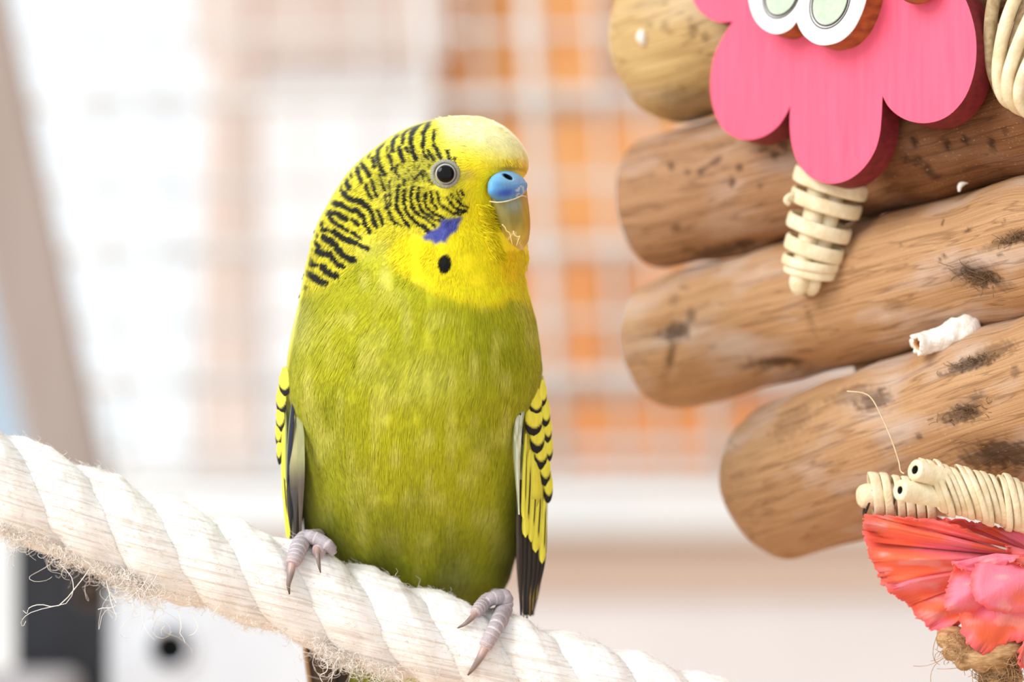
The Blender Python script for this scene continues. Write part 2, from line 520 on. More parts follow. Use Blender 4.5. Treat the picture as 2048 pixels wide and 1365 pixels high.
def rope_fuzz():
    # short halo all round, denser curls along the underside where the yarn has frayed
    N = 24000; Mp = 5
    x = RS.uniform(-60, 1500, N); ang = RS.uniform(-0.75 * np.pi, 0.9 * np.pi, N) + np.pi / 2
    cx = x; cy = rope_c(x)
    up = np.cos(ang) ; to = np.sin(ang)
    th_all = np.stack([2 * np.pi * (x - 180 - 135 * j) / 405.0 for j in range(3)], 1)
    al = np.arctan2(to, up)
    dlt = (al[:, None] - th_all + np.pi) % (2 * np.pi) - np.pi
    rad = np.max(ROPE_C * np.cos(dlt) + np.sqrt(np.maximum(ROPE_R ** 2 - (ROPE_C * np.sin(dlt)) ** 2, 0)), 1) - 1.5
    ln = RS.gamma(2.0, 3.4, N) * np.where(np.cos(ang) > 0.2, 0.7, 1.1)
    d1 = RS.normal(0, 1, (N, 3)); t = np.linspace(0, 1, Mp)
    P = np.zeros((N, Mp, 3))
    for k in range(Mp):
        r = rad + ln * t[k] * 0.55
        sl = 0.34
        P[:, k, 0] = cx + sl * 0.94 * r * up + ln * t[k] * (0.8 * d1[:, 0] + 0.5 * np.sin(6 * t[k] + d1[:, 1]))
        P[:, k, 1] = cy - 0.94 * r * up + ln * t[k] * 0.5 * d1[:, 1] + sl * ln * t[k] * 0.8 * d1[:, 0]
        P[:, k, 2] = -r * to + ln * t[k] * 0.4 * d1[:, 2]
    P1 = W(P[..., 0], P[..., 1], P[..., 2]) - rope_loc
    R1 = np.broadcast_to(np.array([0.36, 0.36, 0.33, 0.3, 0.24]) * S, (N, Mp)) * RS.uniform(0.7, 1.3, (N, 1))
    o = fibres('fuzz', P1, R1, M['yarn_fuzz'], rope); o['kind'] = 'stuff'
    # curls
    segs = [(-20, 320, 2000, 46), (320, 620, 600, 14), (625, 800, 1000, 44), (-20, 30, 150, 40)]
    Q = []
    Mc = 16
    for a0, a1, n, L in segs:
        for i in range(n):
            x0 = RS.uniform(a0, a1)
            env = 0.4 + 1.5 * vnoise(x0 / 38.0, 3.3, 8) ** 2 + 0.15
            q = np.zeros((Mc, 3))
            q[0] = (x0, rope_c(x0) + 90 + RS.uniform(-10, 8), RS.uniform(-75, 60))
            dirv = np.array([RS.normal(0.1, 0.5), RS.uniform(0.5, 1.2), RS.normal(0, 0.4)])
            step = L * env * RS.gamma(2.2, 0.42) / Mc * 1.25
            curl = RS.normal(0, 0.38, 3)
            for k in range(1, Mc):
                dirv = dirv / (np.linalg.norm(dirv) + 1e-9)
                q[k] = q[k - 1] + dirv * step
                curl = curl * 0.93 + RS.normal(0, 0.16, 3)
                dirv = dirv + np.cross(curl, dirv) * 1.1 + np.array([0, -0.02 * k / Mc * 6, 0])
            Q.append(q)
    # long strays hanging in front of the black binder and under the white one
    for pts in ([(120, 1128, -60), (140, 1150, -65), (146, 1165, -70), (146, 1185, -72), (132, 1208, -75), (95, 1216, -78), (62, 1226, -80), (48, 1236, -82), (42, 1246, -80), (46, 1254, -80), (52, 1243, -82)],
                [(178, 1140, -60), (160, 1165, -66), (118, 1212, -70), (80, 1210, -74), (58, 1217, -76), (54, 1228, -78), (46, 1222, -78)],
                [(212, 1160, -50), (218, 1185, -56), (222, 1205, -60), (228, 1222, -62), (233, 1234, -62), (229, 1243, -62)],
                [(214, 1172, -50), (222, 1190, -56), (240, 1198, -58), (262, 1186, -60), (288, 1177, -60)],
                [(222, 1190, -50), (232, 1206, -56), (224, 1216, -60), (206, 1217, -62), (196, 1220, -62)],
                [(356, 1220, -40), (361, 1240, -48), (362, 1256, -52), (360, 1268, -54), (366, 1276, -54), (370, 1287, -56)],
                [(384, 1226, -40), (392, 1244, -48), (396, 1256, -52), (388, 1268, -54), (378, 1272, -56)],
                [(640, 1315, -40), (655, 1330, -46), (652, 1345, -50), (640, 1352, -50), (646, 1366, -50), (660, 1376, -50)],
                [(660, 1320, -40), (668, 1336, -46), (664, 1352, -50), (656, 1366, -50), (670, 1380, -50)]):
        Q.append(catmull(pts, Mc))
    Q = np.array(Q)
    P2 = W(Q[..., 0], Q[..., 1], Q[..., 2]) - rope_loc
    R2 = np.broadcast_to(0.5 * S, (len(Q), Mc)) * RS.uniform(0.7, 1.3, (len(Q), 1)) * np.linspace(1.1, 0.7, Mc)[None]
    R2[-9:] *= 1.9
    o = fibres('frayed_curls', P2, R2, M['yarn_fuzz'], rope); o['kind'] = 'stuff'
rope_fuzz()

# ------------------------------------------------------------------ budgerigar
# body outline (rows: py, left, right) and depth profile
BL = np.array([[231, 925], [232, 906], [234, 893], [237, 880], [243, 850], [252, 824], [262, 800], [275, 778], [290, 757], [305, 737], [320, 719], [350, 691], [390, 665], [425, 646], [450, 633],
               [490, 621], [530, 611], [575, 603], [610, 596], [660, 584], [710, 575], [760, 570], [800, 574], [850, 588], [900, 598], [960, 602], [1020, 604], [1070, 608],
               [1110, 622], [1160, 648], [1210, 676], [1260, 696], [1300, 706], [1340, 714]], float)
BR = np.array([[231, 930], [232, 945], [234, 962], [237, 975], [243, 991], [252, 1008], [262, 1021], [275, 1034], [290, 1045], [305, 1053], [320, 1058], [335, 1058], [348, 1054], [362, 1042], [385, 1034], [420, 1032], [450, 1036],
               [470, 1048], [490, 1056], [510, 1057], [530, 1053], [550, 1051], [575, 1055], [600, 1062], [640, 1073], [690, 1081], [740, 1086], [790, 1078], [840, 1060], [900, 1052], [960, 1050],
               [1040, 1046], [1100, 1036], [1160, 1020], [1190, 1004], [1210, 985], [1260, 930], [1300, 880], [1340, 840]], float)
BD = np.array([[231, 6, 40], [234, 60, 38], [240, 90, 34], [252, 122, 28], [275, 150, 20], [320, 172, 10], [380, 180, 5], [450, 180, 5], [520, 186, 8], [600, 206, 14], [700, 226, 30], [800, 232, 50],
               [900, 226, 80], [1000, 200, 115], [1080, 170, 150], [1150, 132, 182], [1210, 100, 205], [1260, 74, 216], [1340, 50, 226]], float)
_py = np.arange(231, 1341, 1.0)
def _sm(a, s0=268, w=13):
    k = np.hanning(w * 2 + 1); k /= k.sum()
    b = np.convolve(np.pad(a, w, mode='edge'), k, 'valid')
    t = smooth01(s0 - 8, s0 + 24, _py)
    return a * (1 - t) + b * t
_L = _sm(np.interp(_py, BL[:, 0], BL[:, 1])); _R = _sm(np.interp(_py, BR[:, 0], BR[:, 1]), 268, 6)
_B = _sm(np.interp(_py, BD[:, 0], BD[:, 1])); _C = _sm(np.interp(_py, BD[:, 0], BD[:, 2]), 260, 16)
def body_pt(py, ph):
    """point of the plumage surface: ph = 0 right, pi/2 towards the camera, pi left"""
    l = np.interp(py, _py, _L); r = np.interp(py, _py, _R); b = np.interp(py, _py, _B); c = np.interp(py, _py, _C)
    cx = (l + r) / 2; a = (r - l) / 2
    return cx + a * np.cos(ph), py, c - b * np.sin(ph), a
def body_front(px, py):
    l = np.interp(py, _py, _L); r = np.interp(py, _py, _R); b = np.interp(py, _py, _B); c = np.interp(py, _py, _C)
    q = np.clip((px - (l + r) / 2) / ((r - l) / 2), -0.999, 0.999)
    return c - b * np.sqrt(1 - q * q)

# pigment map of the plumage (colour of the feathers themselves), 1 cell = 0.1 mm
GX0, GY0 = 540, 215
GW, GH = 580, 1140
gx, gy = np.meshgrid(np.arange(GX0, GX0 + GW), np.arange(GY0, GY0 + GH))
gx = gx.astype(float); gy = gy.astype(float)
def blur(a, r):
    r = int(r)
    for _ in range(2):
        for ax in (0, 1):
            p = np.pad(a, [(r, r) if i == ax else (0, 0) for i in range(a.ndim)], mode='edge')
            c = np.cumsum(p, axis=ax); z = np.zeros_like(np.take(c, [0], axis=ax)); c = np.concatenate([z, c], axis=ax)
            n = a.shape[ax]
            hi = np.take(c, np.arange(2 * r + 1, 2 * r + 1 + n), axis=ax); lo = np.take(c, np.arange(0, n), axis=ax)
            a = (hi - lo) / (2 * r + 1)
    return a
def poly_mask(pts, r=4):
    pts = np.asarray(pts, float); ins = np.zeros(gx.shape, bool)
    for i in range(len(pts)):
        x1, y1 = pts[i]; x2, y2 = pts[(i + 1) % len(pts)]
        if y1 == y2: continue
        cond = (gy > min(y1, y2)) & (gy <= max(y1, y2))
        xi = x1 + (gy - y1) * (x2 - x1) / (y2 - y1)
        ins ^= cond & (gx < xi)
    return blur(ins.astype(float), r)

n_lo = vnoise(gx / 60, gy / 90, 1); n_mid = vnoise(gx / 22, gy / 40, 2); n_hi = vnoise(gx / 5, gy / 16, 4)
olive = lin((190, 190, 32)); olive_d = lin((150, 154, 18)); olive_l = lin((218, 214, 96))
G = np.empty(gx.shape + (3,)); G[:] = olive
G = mix(G, np.broadcast_to(olive_d, G.shape), np.clip(1.6 * (n_lo - 0.45), 0, 1) * 0.7)
G = mix(G, np.broadcast_to(olive_l, G.shape), np.clip(2.4 * (n_mid - 0.5), 0, 1) * 0.7)
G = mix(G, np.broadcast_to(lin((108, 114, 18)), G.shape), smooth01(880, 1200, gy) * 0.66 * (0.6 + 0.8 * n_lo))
G = mix(G, np.broadcast_to(lin((206, 206, 96)), G.shape), np.exp(-(((gx - 850) / 70) ** 2 + ((gy - 760) / 50) ** 2)) * 0.5)
G = mix(G, np.broadcast_to(lin((214, 214, 110)), G.shape), np.exp(-(((gx - 592) / 26) ** 2 + ((gy - 645) / 50) ** 2)) * 0.6)
G = mix(G, np.broadcast_to(lin((176, 176, 96)), G.shape), np.exp(-(((gx - 910) / 30) ** 2 + ((gy - 1165) / 34) ** 2)) * 0.55)
# barred head and nape: yellow ground
bar_zone = poly_mask([(540, 215), (885, 225), (905, 290), (925, 325), (938, 362), (935, 420), (915, 446), (868, 480), (820, 470), (780, 484), (745, 487), (722, 515), (690, 545), (652, 580), (600, 594), (540, 590)], 7)
G = mix(G, np.broadcast_to(lin((232, 222, 52)), G.shape), bar_zone)
yel = poly_mask([(880, 215), (893, 290), (915, 322), (934, 350), (936, 412), (921, 436), (866, 478), (822, 468), (790, 484), (770, 505), (800, 545), (850, 578), (905, 602), (985, 620), (1022, 598), (1050, 604), (1072, 632), (1110, 600), (1110, 215)], 9)
# ragged lower edge of the yellow bib
G = mix(G, np.broadcast_to(lin((255, 236, 26)), G.shape), np.clip(yel + (n_hi - 0.5) * 0.5 * (yel * (1 - yel) * 4), 0, 1))
G = mix(G, np.broadcast_to(lin((244, 190, 6)), G.shape), np.exp(-(((gx - 1048) / 16) ** 2 + ((gy - 330) / 26) ** 2)) * 0.55)
G = mix(G, np.broadcast_to(lin((246, 204, 10)), G.shape), np.exp(-(((gx - 1020) / 22) ** 2 + ((gy - 520) / 50) ** 2)) * 0.6)
pale = np.exp(-((np.maximum(gy - 268 - (gx - 960) * 0.28, 0) / 36) ** 2)) * smooth01(866, 905, gx) 
G = mix(G, np.broadcast_to(lin((255, 252, 198)), G.shape), pale * 0.95)
# grey-green ear coverts
ear = np.exp(-(((gx - 822) / 46) ** 2 + ((gy - 352) / 30) ** 2)) + 0.8 * np.exp(-(((gx - 858) / 30) ** 2 + ((gy - 322) / 18) ** 2)) + 0.6 * np.exp(-(((gx - 770) / 30) ** 2 + ((gy - 385) / 40) ** 2))
G = mix(G, np.broadcast_to(lin((176, 170, 62)), G.shape), np.clip(ear, 0, 1) * 0.8)
nk = np.exp(-(((gx - 738) / 40) ** 2 + ((gy - 500) / 24) ** 2))
G = mix(G, np.broadcast_to(lin((196, 192, 84)), G.shape), nk * 0.5)

def C7(*p): return [(640 + x / 5.25, 220 + y / 5.25) for x, y in p]
def C8(*p): return [(590 + x / 5.687, 400 + y / 5.687) for x, y in p]
def C2(*p): return [(780 + x / 5.25, 300 + y / 5.25) for x, y in p]
def C1(*p): return [(560 + x / 3.25, 200 + y / 3.25) for x, y in p]
BARS = [
    (6, C7((1150, 120), (1120, 175), (1092, 240), (1085, 330), (1082, 395))), (3.5, C7((1088, 440), (1110, 490), (1130, 515))), (4.5, C7((1135, 430), (1165, 480), (1195, 530))),
    (3.5, C7((1200, 225), (1190, 330))), (5.5, C7((1195, 370), (1235, 440), (1270, 510))), (4.5, C7((1335, 450), (1358, 500))),
    (6.5, C7((1072, 130), (1010, 180), (965, 240), (955, 340), (975, 430), (1005, 515))),
    (6, C7((975, 150), (915, 200), (875, 270), (865, 350))), (5, C7((900, 400), (930, 450))),
    (6, C7((828, 230), (785, 290), (765, 350), (765, 430))), (6.5, C7((830, 400), (850, 480), (875, 540))),
    (5.5, C7((718, 270), (680, 320), (650, 370))), (3, C7((705, 390), (700, 440))),
    (5.5, C7((590, 330), (535, 400), (503, 490))), (6, C7((620, 400), (602, 470), (620, 560), (650, 630), (682, 680))),
    (5.5, C7((720, 480), (750, 550), (762, 620))), (4.5, C7((515, 370), (480, 412))), (5, C7((555, 515), (572, 600))),
    (6.5, C7((433, 490), (438, 570), (485, 635), (520, 700))), (6, C7((375, 580), (398, 660), (437, 760))),
    (5, C7((545, 750), (570, 840), (600, 900))), (4, C7((630, 690), (662, 790), (684, 850))), (4, C7((322, 575), (300, 632))), (4, C7((318, 655), (332, 710))),
    (7, C7((262, 690), (275, 755), (305, 825))), (5, C7((485, 800), (510, 880), (548, 935))),
    (5.5, C7((210, 740), (216, 825), (265, 895))), (8, C7((255, 885), (300, 925), (340, 955))), (8, C7((395, 950), (450, 980), (508, 1025))),
    (6.5, C7((535, 1050), (565, 1140), (590, 1225))), (5, C7((610, 1060), (640, 1130), (655, 1185))), (5, C7((152, 815), (150, 870))),
    (8, C7((105, 940), (150, 980), (225, 1000))), (6, C7((225, 1010), (290, 1035), (335, 1065))), (8, C7((40, 1058), (75, 1078), (112, 1086))), (7, C7((165, 1088), (220, 1118), (285, 1152))),
    (6.5, C7((370, 1050), (430, 1100), (462, 1130))), (5, C7((465, 1130), (480, 1200), (512, 1270))), (4, C7((110, 1150), (170, 1190), (230, 1232))),
    (5, C8((700, 110), (770, 180))), (5, C8((775, 180), (790, 260), (830, 330), (852, 372))), (5, C8((860, 115), (888, 220), (918, 305))), (4.5, C8((940, 120), (970, 200), (1003, 280))),
    (6, C8((400, 210), (450, 260), (520, 298))), (5, C8((545, 310), (600, 355))), (5.5, C8((660, 230), (722, 285))), (5, C8((660, 375), (700, 410), (750, 448))),
    (6, C8((280, 225), (298, 285))), (5, C8((310, 335), (400, 350))), (8, C8((440, 365), (500, 405), (560, 445), (620, 465), (688, 492))), (6, C8((740, 515), (830, 556))),
    (6.5, C8((225, 360), (235, 412))), (9, C8((335, 430), (400, 468), (470, 525))), (9, C8((470, 525), (520, 600), (580, 648), (662, 692))),
    (6.5, C8((230, 480), (272, 532))), (9, C8((265, 585), (320, 612), (400, 622))), (7, C8((405, 625), (445, 690), (490, 738), (545, 760))),
    (7, C8((148, 630), (165, 680), (182, 715))), (5, C8((180, 745), (250, 750))), (9, C8((318, 765), (365, 815), (415, 852), (472, 862))),
    (9, C8((138, 838), (200, 870), (270, 920), (352, 950))), (7, C8((72, 1000), (122, 1000))), (5, C8((170, 545), (183, 578))), (5, C8((105, 760), (112, 800))),
    (4.5, C7((685, 900), (700, 1000), (735, 1100), (780, 1190))), (3.5, C7((735, 760), (735, 880), (742, 1000))), (3, C7((765, 1150), (800, 1190), (850, 1215))), (4.5, C7((830, 800), (812, 900), (805, 1010), (842, 1090), (905, 1185), (935, 1225))),
    (4.5, C7((890, 840), (885, 950), (900, 1060), (950, 1122), (1010, 1188), (1085, 1242), (1155, 1300))),
    (4.5, C7((975, 810), (955, 900), (958, 970), (985, 1048), (1050, 1108), (1130, 1160), (1210, 1225))),
    (4.5, C7((1035, 830), (1030, 950), (1052, 1030), (1112, 1092), (1190, 1145), (1262, 1172))), (3.5, C7((1110, 870), (1100, 970), (1130, 1032), (1160, 1060))), (4.5, C7((1180, 1078), (1240, 1110), (1290, 1135))),
    (3.5, C7((1165, 865), (1180, 970), (1232, 1042))), (4, C7((1240, 895), (1255, 980), (1282, 1022))), (4, C7((1300, 1022), (1370, 1065))),
    (3.5, C7((880, 735), (880, 780))), (3, C7((1060, 660), (1085, 700))), (3, C7((820, 570), (800, 640), (830, 700))), (3, C7((1230, 860), (1240, 900))),
    (3.2, C2((500, 470), (512, 540), (545, 600))), (3.6, C2((570, 600), (640, 652), (725, 690))), (3.4, C2((690, 510), (738, 570), (815, 606))),
    (3.4, C2((600, 500), (655, 580), (700, 622), (792, 642))), (3, C2((640, 462), (655, 500))), (2.6, C2((700, 430), (715, 470), (745, 515))), (2.4, C2((740, 430), (772, 482))), (3.4, C2((340, 780), (400, 830), (470, 880))),
    (3.4, C2((690, 660), (770, 660))), (2.6, C2((320, 250), (360, 330))), (2.6, C2((350, 220), (420, 330))), (2.6, C2((400, 300), (440, 360))), (2.6, C2((250, 330), (300, 260))), (2.6, C2((160, 310), (150, 380))), (3, C2((680, 90), (682, 145))), (5, C2((600, 20), (622, 95))),
]
black = np.zeros(gx.shape)
jx = (vnoise(gx / 3.2, gy / 3.2, 5) - 0.5) * 4.2; jy = (vnoise(gx / 3.2 + 40, gy / 3.2, 6) - 0.5) * 4.2
for w, pl in BARS:
    pl = catmull(pl, max(6, len(pl) * 4)) if len(pl) > 2 else np.asarray(pl, float)
    x0, y0 = pl.min(0) - 14; x1, y1 = pl.max(0) + 14
    i0, i1 = max(0, int(y0 - GY0)), min(GH, int(y1 - GY0) + 1); j0, j1 = max(0, int(x0 - GX0)), min(GW, int(x1 - GX0) + 1)
    X = gx[i0:i1, j0:j1] + jx[i0:i1, j0:j1]; Y = gy[i0:i1, j0:j1] + jy[i0:i1, j0:j1]
    dm = np.full(X.shape, 1e9)
    for (ax, ay), (bx_, by_) in zip(pl[:-1], pl[1:]):
        dx, dy = bx_ - ax, by_ - ay; l2 = dx * dx + dy * dy + 1e-9
        t = np.clip(((X - ax) * dx + (Y - ay) * dy) / l2, 0, 1)
        dm = np.minimum(dm, np.hypot(X - ax - t * dx, Y - ay - t * dy))
    hw = w * 0.78
    black[i0:i1, j0:j1] = np.maximum(black[i0:i1, j0:j1], 1 - smooth01(hw - 0.9, hw + 1.3, dm))
# fine dark speckle of the ear and between the bars
sp = smooth01(0.60, 0.72, vnoise(gx / 2.6, gy / 6.0, 9)) * np.clip(ear, 0, 1) * 0.75
sp += smooth01(0.66, 0.78, vnoise(gx / 2.2, gy / 5.0, 10)) * bar_zone * (1 - smooth01(905, 925, gx)) * 0.35 * smooth01(330, 380, gy)
sp *= (1 - yel)
black = np.clip(np.maximum(black, sp), 0, 1)
black *= np.where(gy < 600, 0.3 + 0.7 * smooth01(1, 13, gx - np.interp(gy, _py, _L) + 5 * (vnoise(gx / 6, gy / 6, 14) - .5)), 1)
G = mix(G, np.broadcast_to(lin((30, 30, 22)), G.shape), black)
# violet cheek patch and black throat spot
patch = poly_mask([(926, 434), (904, 437), (882, 440), (878, 455), (862, 462), (845, 474), (850, 482), (862, 480), (870, 490), (884, 482), (890, 488), (900, 470), (914, 462), (918, 448)], 2)
pv = mix(np.broadcast_to(lin((62, 66, 150)), G.shape), np.broadcast_to(lin((96, 104, 190)), G.shape), vnoise(gx / 4 + gy / 9, gy / 14, 11))
G = G * (1 - patch[..., None]) + pv * patch[..., None]
spot = 1 - smooth01(0.85, 1.08, np.hypot((gx - 889) / 14.5, (gy - 529) / 19.0) + (vnoise(gx / 3, gy / 8, 12) - 0.5) * 0.2)
G = mix(G, np.broadcast_to(lin((24, 22, 18)), G.shape), spot)
# bristles over the cere, dusky lores
G = mix(G, np.broadcast_to(lin((120, 100, 50)), G.shape), np.exp(-(((gx - 1018) / 24) ** 2 + ((gy - 338) / 5) ** 2)) * 0.7)
G = mix(G, np.broadcast_to(lin((196, 176, 90)), G.shape), np.exp(-(((gx - 936) / 14) ** 2 + ((gy - 350) / 11) ** 2)) * 0.7)
def pigment(px, py):
    x = np.clip(np.asarray(px) - GX0, 0, GW - 1.001); y = np.clip(np.asarray(py) - GY0, 0, GH - 1.001)
    xi = x.astype(int); yi = y.astype(int); fx = (x - xi)[..., None]; fy = (y - yi)[..., None]
    return (G[yi, xi] * (1 - fx) + G[yi, xi + 1] * fx) * (1 - fy) + (G[yi + 1, xi] * (1 - fx) + G[yi + 1, xi + 1] * fx) * fy

M['plumage'] = vmat('plumage', 0.75, (2500, 2500, 900), 0.12, 0.25, (3500, 3500, 500), spec=0.2, sheen=0.15, dist=0.00015)
M['barbs'] = vmat('feather_barbs', 0.7, (900, 900, 500), 0.10, spec=0.2, sheen=0.1, trans=0.12)
M['vane'] = vmat('feather_vane', 0.6, (1500, 1500, 300), 0.12, 0.3, (5000, 5000, 600), spec=0.3)
M['cere'] = vmat('waxy_cere', 0.42, (1200, 1200, 1200), 0.08, 0.3, (2600, 2600, 2600), spec=0.4, sss=0.1)
M['beak'] = vmat('horn_beak', 0.35, (900, 900, 300), 0.14, 0.15, spec=0.4)
M['eye'] = vmat('glossy_eye', 0.03, (100, 100, 100), 0.02, spec=0.18)
M['eye_skin'] = vmat('eye_ring_skin', 0.6, (2500, 2500, 2500), 0.2, 0.6, (3500, 3500, 3500))
M['toe'] = vmat('scaly_toe_skin', 0.6, (2200, 2200, 2200), 0.14, 0.5, (3500, 3500, 3500), spec=0.3, sss=0.1)
M['claw'] = vmat('horn_claw', 0.35, (1500, 1500, 500), 0.12, spec=0.5)

bird = empty('budgerigar', 'yellow and olive green budgerigar with barred head perched on the cotton rope', 'bird')
bird.location = tuple(W(830, 1180, 60)); bird_loc = np.array(bird.location)
def BW(px, py, y): return W(px, py, y) - bird_loc

rows = np.concatenate([231 + np.array([0, .15, .5, 1, 1.7, 2.6, 3.8, 5.2, 7, 9, 11.5, 14]), np.arange(248, 1341, 3.0)])
ncol = 300
phs = np.linspace(0, 2 * np.pi, ncol, endpoint=False)
PX, PY, YY, _ = body_pt(rows[:, None], phs[None])
PY = np.broadcast_to(PY, PX.shape)
bumpy = (vnoise(PX / 26, PY / 40, 21) - 0.5) * 7 * smooth01(240, 300, PY)
YY = YY - bumpy * np.sin(phs)[None]
v = BW(PX, PY, YY)
f = grid_faces(len(rows), ncol, wrap_v=True)
fl = [tuple(q) for q in f]
fl.append(tuple(range(ncol))); fl.append(tuple(range(len(rows) * ncol - 1, (len(rows) - 1) * ncol - 1, -1)))
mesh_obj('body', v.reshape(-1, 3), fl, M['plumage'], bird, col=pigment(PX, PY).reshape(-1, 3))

# direction the feathers lie (right, down), from control points
FLOW = np.array([(1040, 300, -.35, -.9), (1000, 260, -.9, -.3), (950, 245, -1, -.05), (900, 250, -1, .1), (840, 280, -.95, .35), (760, 310, -.85, .5), (700, 380, -.75, .65), (650, 450, -.5, .87),
                 (620, 550, -.3, .95), (680, 520, -.5, .85), (900, 420, -.55, .83), (850, 450, -.6, .8), (810, 400, -.95, .3), (800, 350, -1, .1), (860, 310, -.95, -.15), (910, 300, -.9, -.2), (760, 420, -.9, .4), (720, 450, -.75, .65),
                 (900, 520, -.25, .97), (830, 520, -.5, .85), (980, 520, .05, 1), (985, 450, .75, .65), (960, 400, .2, .95), (950, 360, -.5, .6), (1000, 330, -.5, -.8), (1000, 480, .5, .85), (1045, 520, .1, 1),
                 (700, 620, -.45, .9), (640, 700, -.3, .95), (600, 800, 0, 1), (820, 650, -.35, .94), (1000, 680, .02, 1), (1060, 760, .05, 1), (750, 850, -.1, 1), (650, 950, .3, .95), (700, 1080, .3, .95), (850, 1000, 0, 1), (980, 1000, -.25, .97), (980, 1120, -.2, 1), (850, 1150, 0, 1)])
def flow(px, py):
    d2 = (px[:, None] - FLOW[None, :, 0]) ** 2 + (py[:, None] - FLOW[None, :, 1]) ** 2 + 150.0
    w = d2 ** -1.6
    fx = (w * FLOW[None, :, 2]).sum(1) / w.sum(1); fy = (w * FLOW[None, :, 3]).sum(1) / w.sum(1)
    n = np.hypot(fx, fy) + 1e-9
    return fx / n, fy / n

def barbs(name, N, py_rng, len_rng, wid, K, lift, jitter):
    py = RS.uniform(py_rng[0], py_rng[1], N)
    ph = RS.uniform(-0.18 * np.pi, 1.18 * np.pi, N)
    px, _, _, a = body_pt(py, ph)
    keep = RS.rand(N) < np.clip(a / 250, 0.25, 1)
    # leave cere, beak and eye bare
    bare = (np.hypot((px - 1018) / 44, (py - 376) / 36) < 1) & (ph > 0) & (ph < np.pi)
    bare |= (np.hypot((px - 891) / 27, (py - 348) / 26) < 1) & (ph > 0) & (ph < np.pi)
    bare |= (px > 992) & (py > 395) & (py < 500) & (ph > 0) & (ph < np.pi)
    keep &= ~bare
    keep &= (np.sin(ph) > 0.0) | ((np.sin(ph) < -0.3) & (py > 330))          # none standing up along the outline
    py, ph, px = py[keep], ph[keep], px[keep]; n = len(py)
    fx, fy = flow(px, py)
    ja = RS.normal(0, jitter, n); fx, fy = fx * np.cos(ja) - fy * np.sin(ja), fx * np.sin(ja) + fy * np.cos(ja)
    ln = RS.uniform(len_rng[0], len_rng[1], n) * np.where(py < 600, np.where(px > 800, 0.8, 1.0), 1.0)
    Vs = []; Cs = []; Ns = []; fac = []
    shift = RS.normal(0, np.where(py < 600, 1.1, 4.0), n)
    bright = RS.normal(1.0, np.where(py < 600, 0.055, 0.12), n)
    for k in range(K):
        t = k / (K - 1)
        yk = np.clip(py + np.maximum(fy * ln * t, -(py - 231) * 0.45), 231.3, 1338)
        _, _, _, a = body_pt(yk, ph)
        pk = ph - np.clip(fx * ln * t / (np.maximum(a, 60) * np.maximum(np.abs(np.sin(ph)), 0.35)), -0.22, 0.22) * np.where(np.sin(ph) >= 0, 1, -1)
        x0, _, z0, _ = body_pt(yk, pk)
        e = 2.0
        xa, ya_, za, _ = body_pt(yk, pk + 0.01); xb, yb_, zb, _ = body_pt(np.clip(yk + e, 231.3, 1339), pk)
        P0 = np.stack([x0, yk, z0], -1)
        du = np.stack([xa, yk, za], -1) - P0; dv = np.stack([xb, np.clip(yk + e, 231.3, 1339), zb], -1) - P0
        nn = np.cross(dv, du); nn /= np.linalg.norm(nn, axis=1)[:, None] + 1e-9      # layout axes, outward
        cxl = (np.interp(yk, _py, _L) + np.interp(yk, _py, _R)) / 2; cc = np.interp(yk, _py, _C)
        nn *= np.sign(np.sum(nn[:, 0] * (x0 - cxl) + nn[:, 2] * (z0 - cc)))
        tc = np.stack([1024 - x0, 682.5 - yk, -(D + z0)], -1); fac.append((nn * tc).sum(1) / np.linalg.norm(tc, axis=1))
        tv = np.stack([fx * np.abs(np.sin(ph)), fy, -fx * np.cos(ph)], -1)
        sd = np.cross(tv, nn); sd /= np.linalg.norm(sd, axis=1)[:, None] + 1e-9
        hw = wid * (1.0 if t < 0.7 else 0.55 if t < 0.99 else 0.12)
        up = 0.8 + lift * t ** 1.5 * smooth01(0.02, 0.35, np.abs(np.sin(ph)))
        c = pigment(x0 + fx * shift, yk + fy * shift) * (bright * (0.94 + 0.14 * t))[:, None]
        for s in (-1, 1):
            Q = P0 + nn * up[:, None] + sd * hw * s
            Vs.append(Q); Cs.append(np.clip(c, 0, 0.95))
            m = nn + sd * s * 0.35
            m = m / np.linalg.norm(m, axis=1)[:, None]
            Ns.append(np.stack([m[:, 0], m[:, 2], -m[:, 1]], -1))
    fac = np.stack(fac, 1); ok = (fac.min(1) > 0.13) | ((fac.max(1) < -0.25) & (py > 330))
    n = int(ok.sum())
    V = np.stack(Vs, 1)[ok]; C = np.stack(Cs, 1)[ok]; NN = np.stack(Ns, 1)[ok]            # n, 2K, 3
    # quads wound so the face looks outwards
    Pw = BW(V[..., 0], V[..., 1], V[..., 2]).reshape(-1, 3)
    base = np.array([(2 * k, 2 * k + 1, 2 * k + 3, 2 * k + 2) for k in range(K - 1)])
    F = (base[None] + (np.arange(n) * 2 * K)[:, None, None]).reshape(-1, 4)
    g = np.cross(Pw[F[:, 2]] - Pw[F[:, 0]], Pw[F[:, 3]] - Pw[F[:, 1]])
    bad = (g * NN.reshape(-1, 3)[F].mean(1)).sum(1) < 0
    F[bad] = F[bad][:, ::-1]
    o = mesh_obj(name, Pw, F, M['barbs'], bird, col=C.reshape(-1, 3), normals=NN.reshape(-1, 3))
    o['kind'] = 'stuff'
    return o
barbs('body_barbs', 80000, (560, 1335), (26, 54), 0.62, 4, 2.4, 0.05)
barbs('head_barbs', 42000, (231.5, 600), (9, 17), 0.85, 5, 2.2, 0.16)

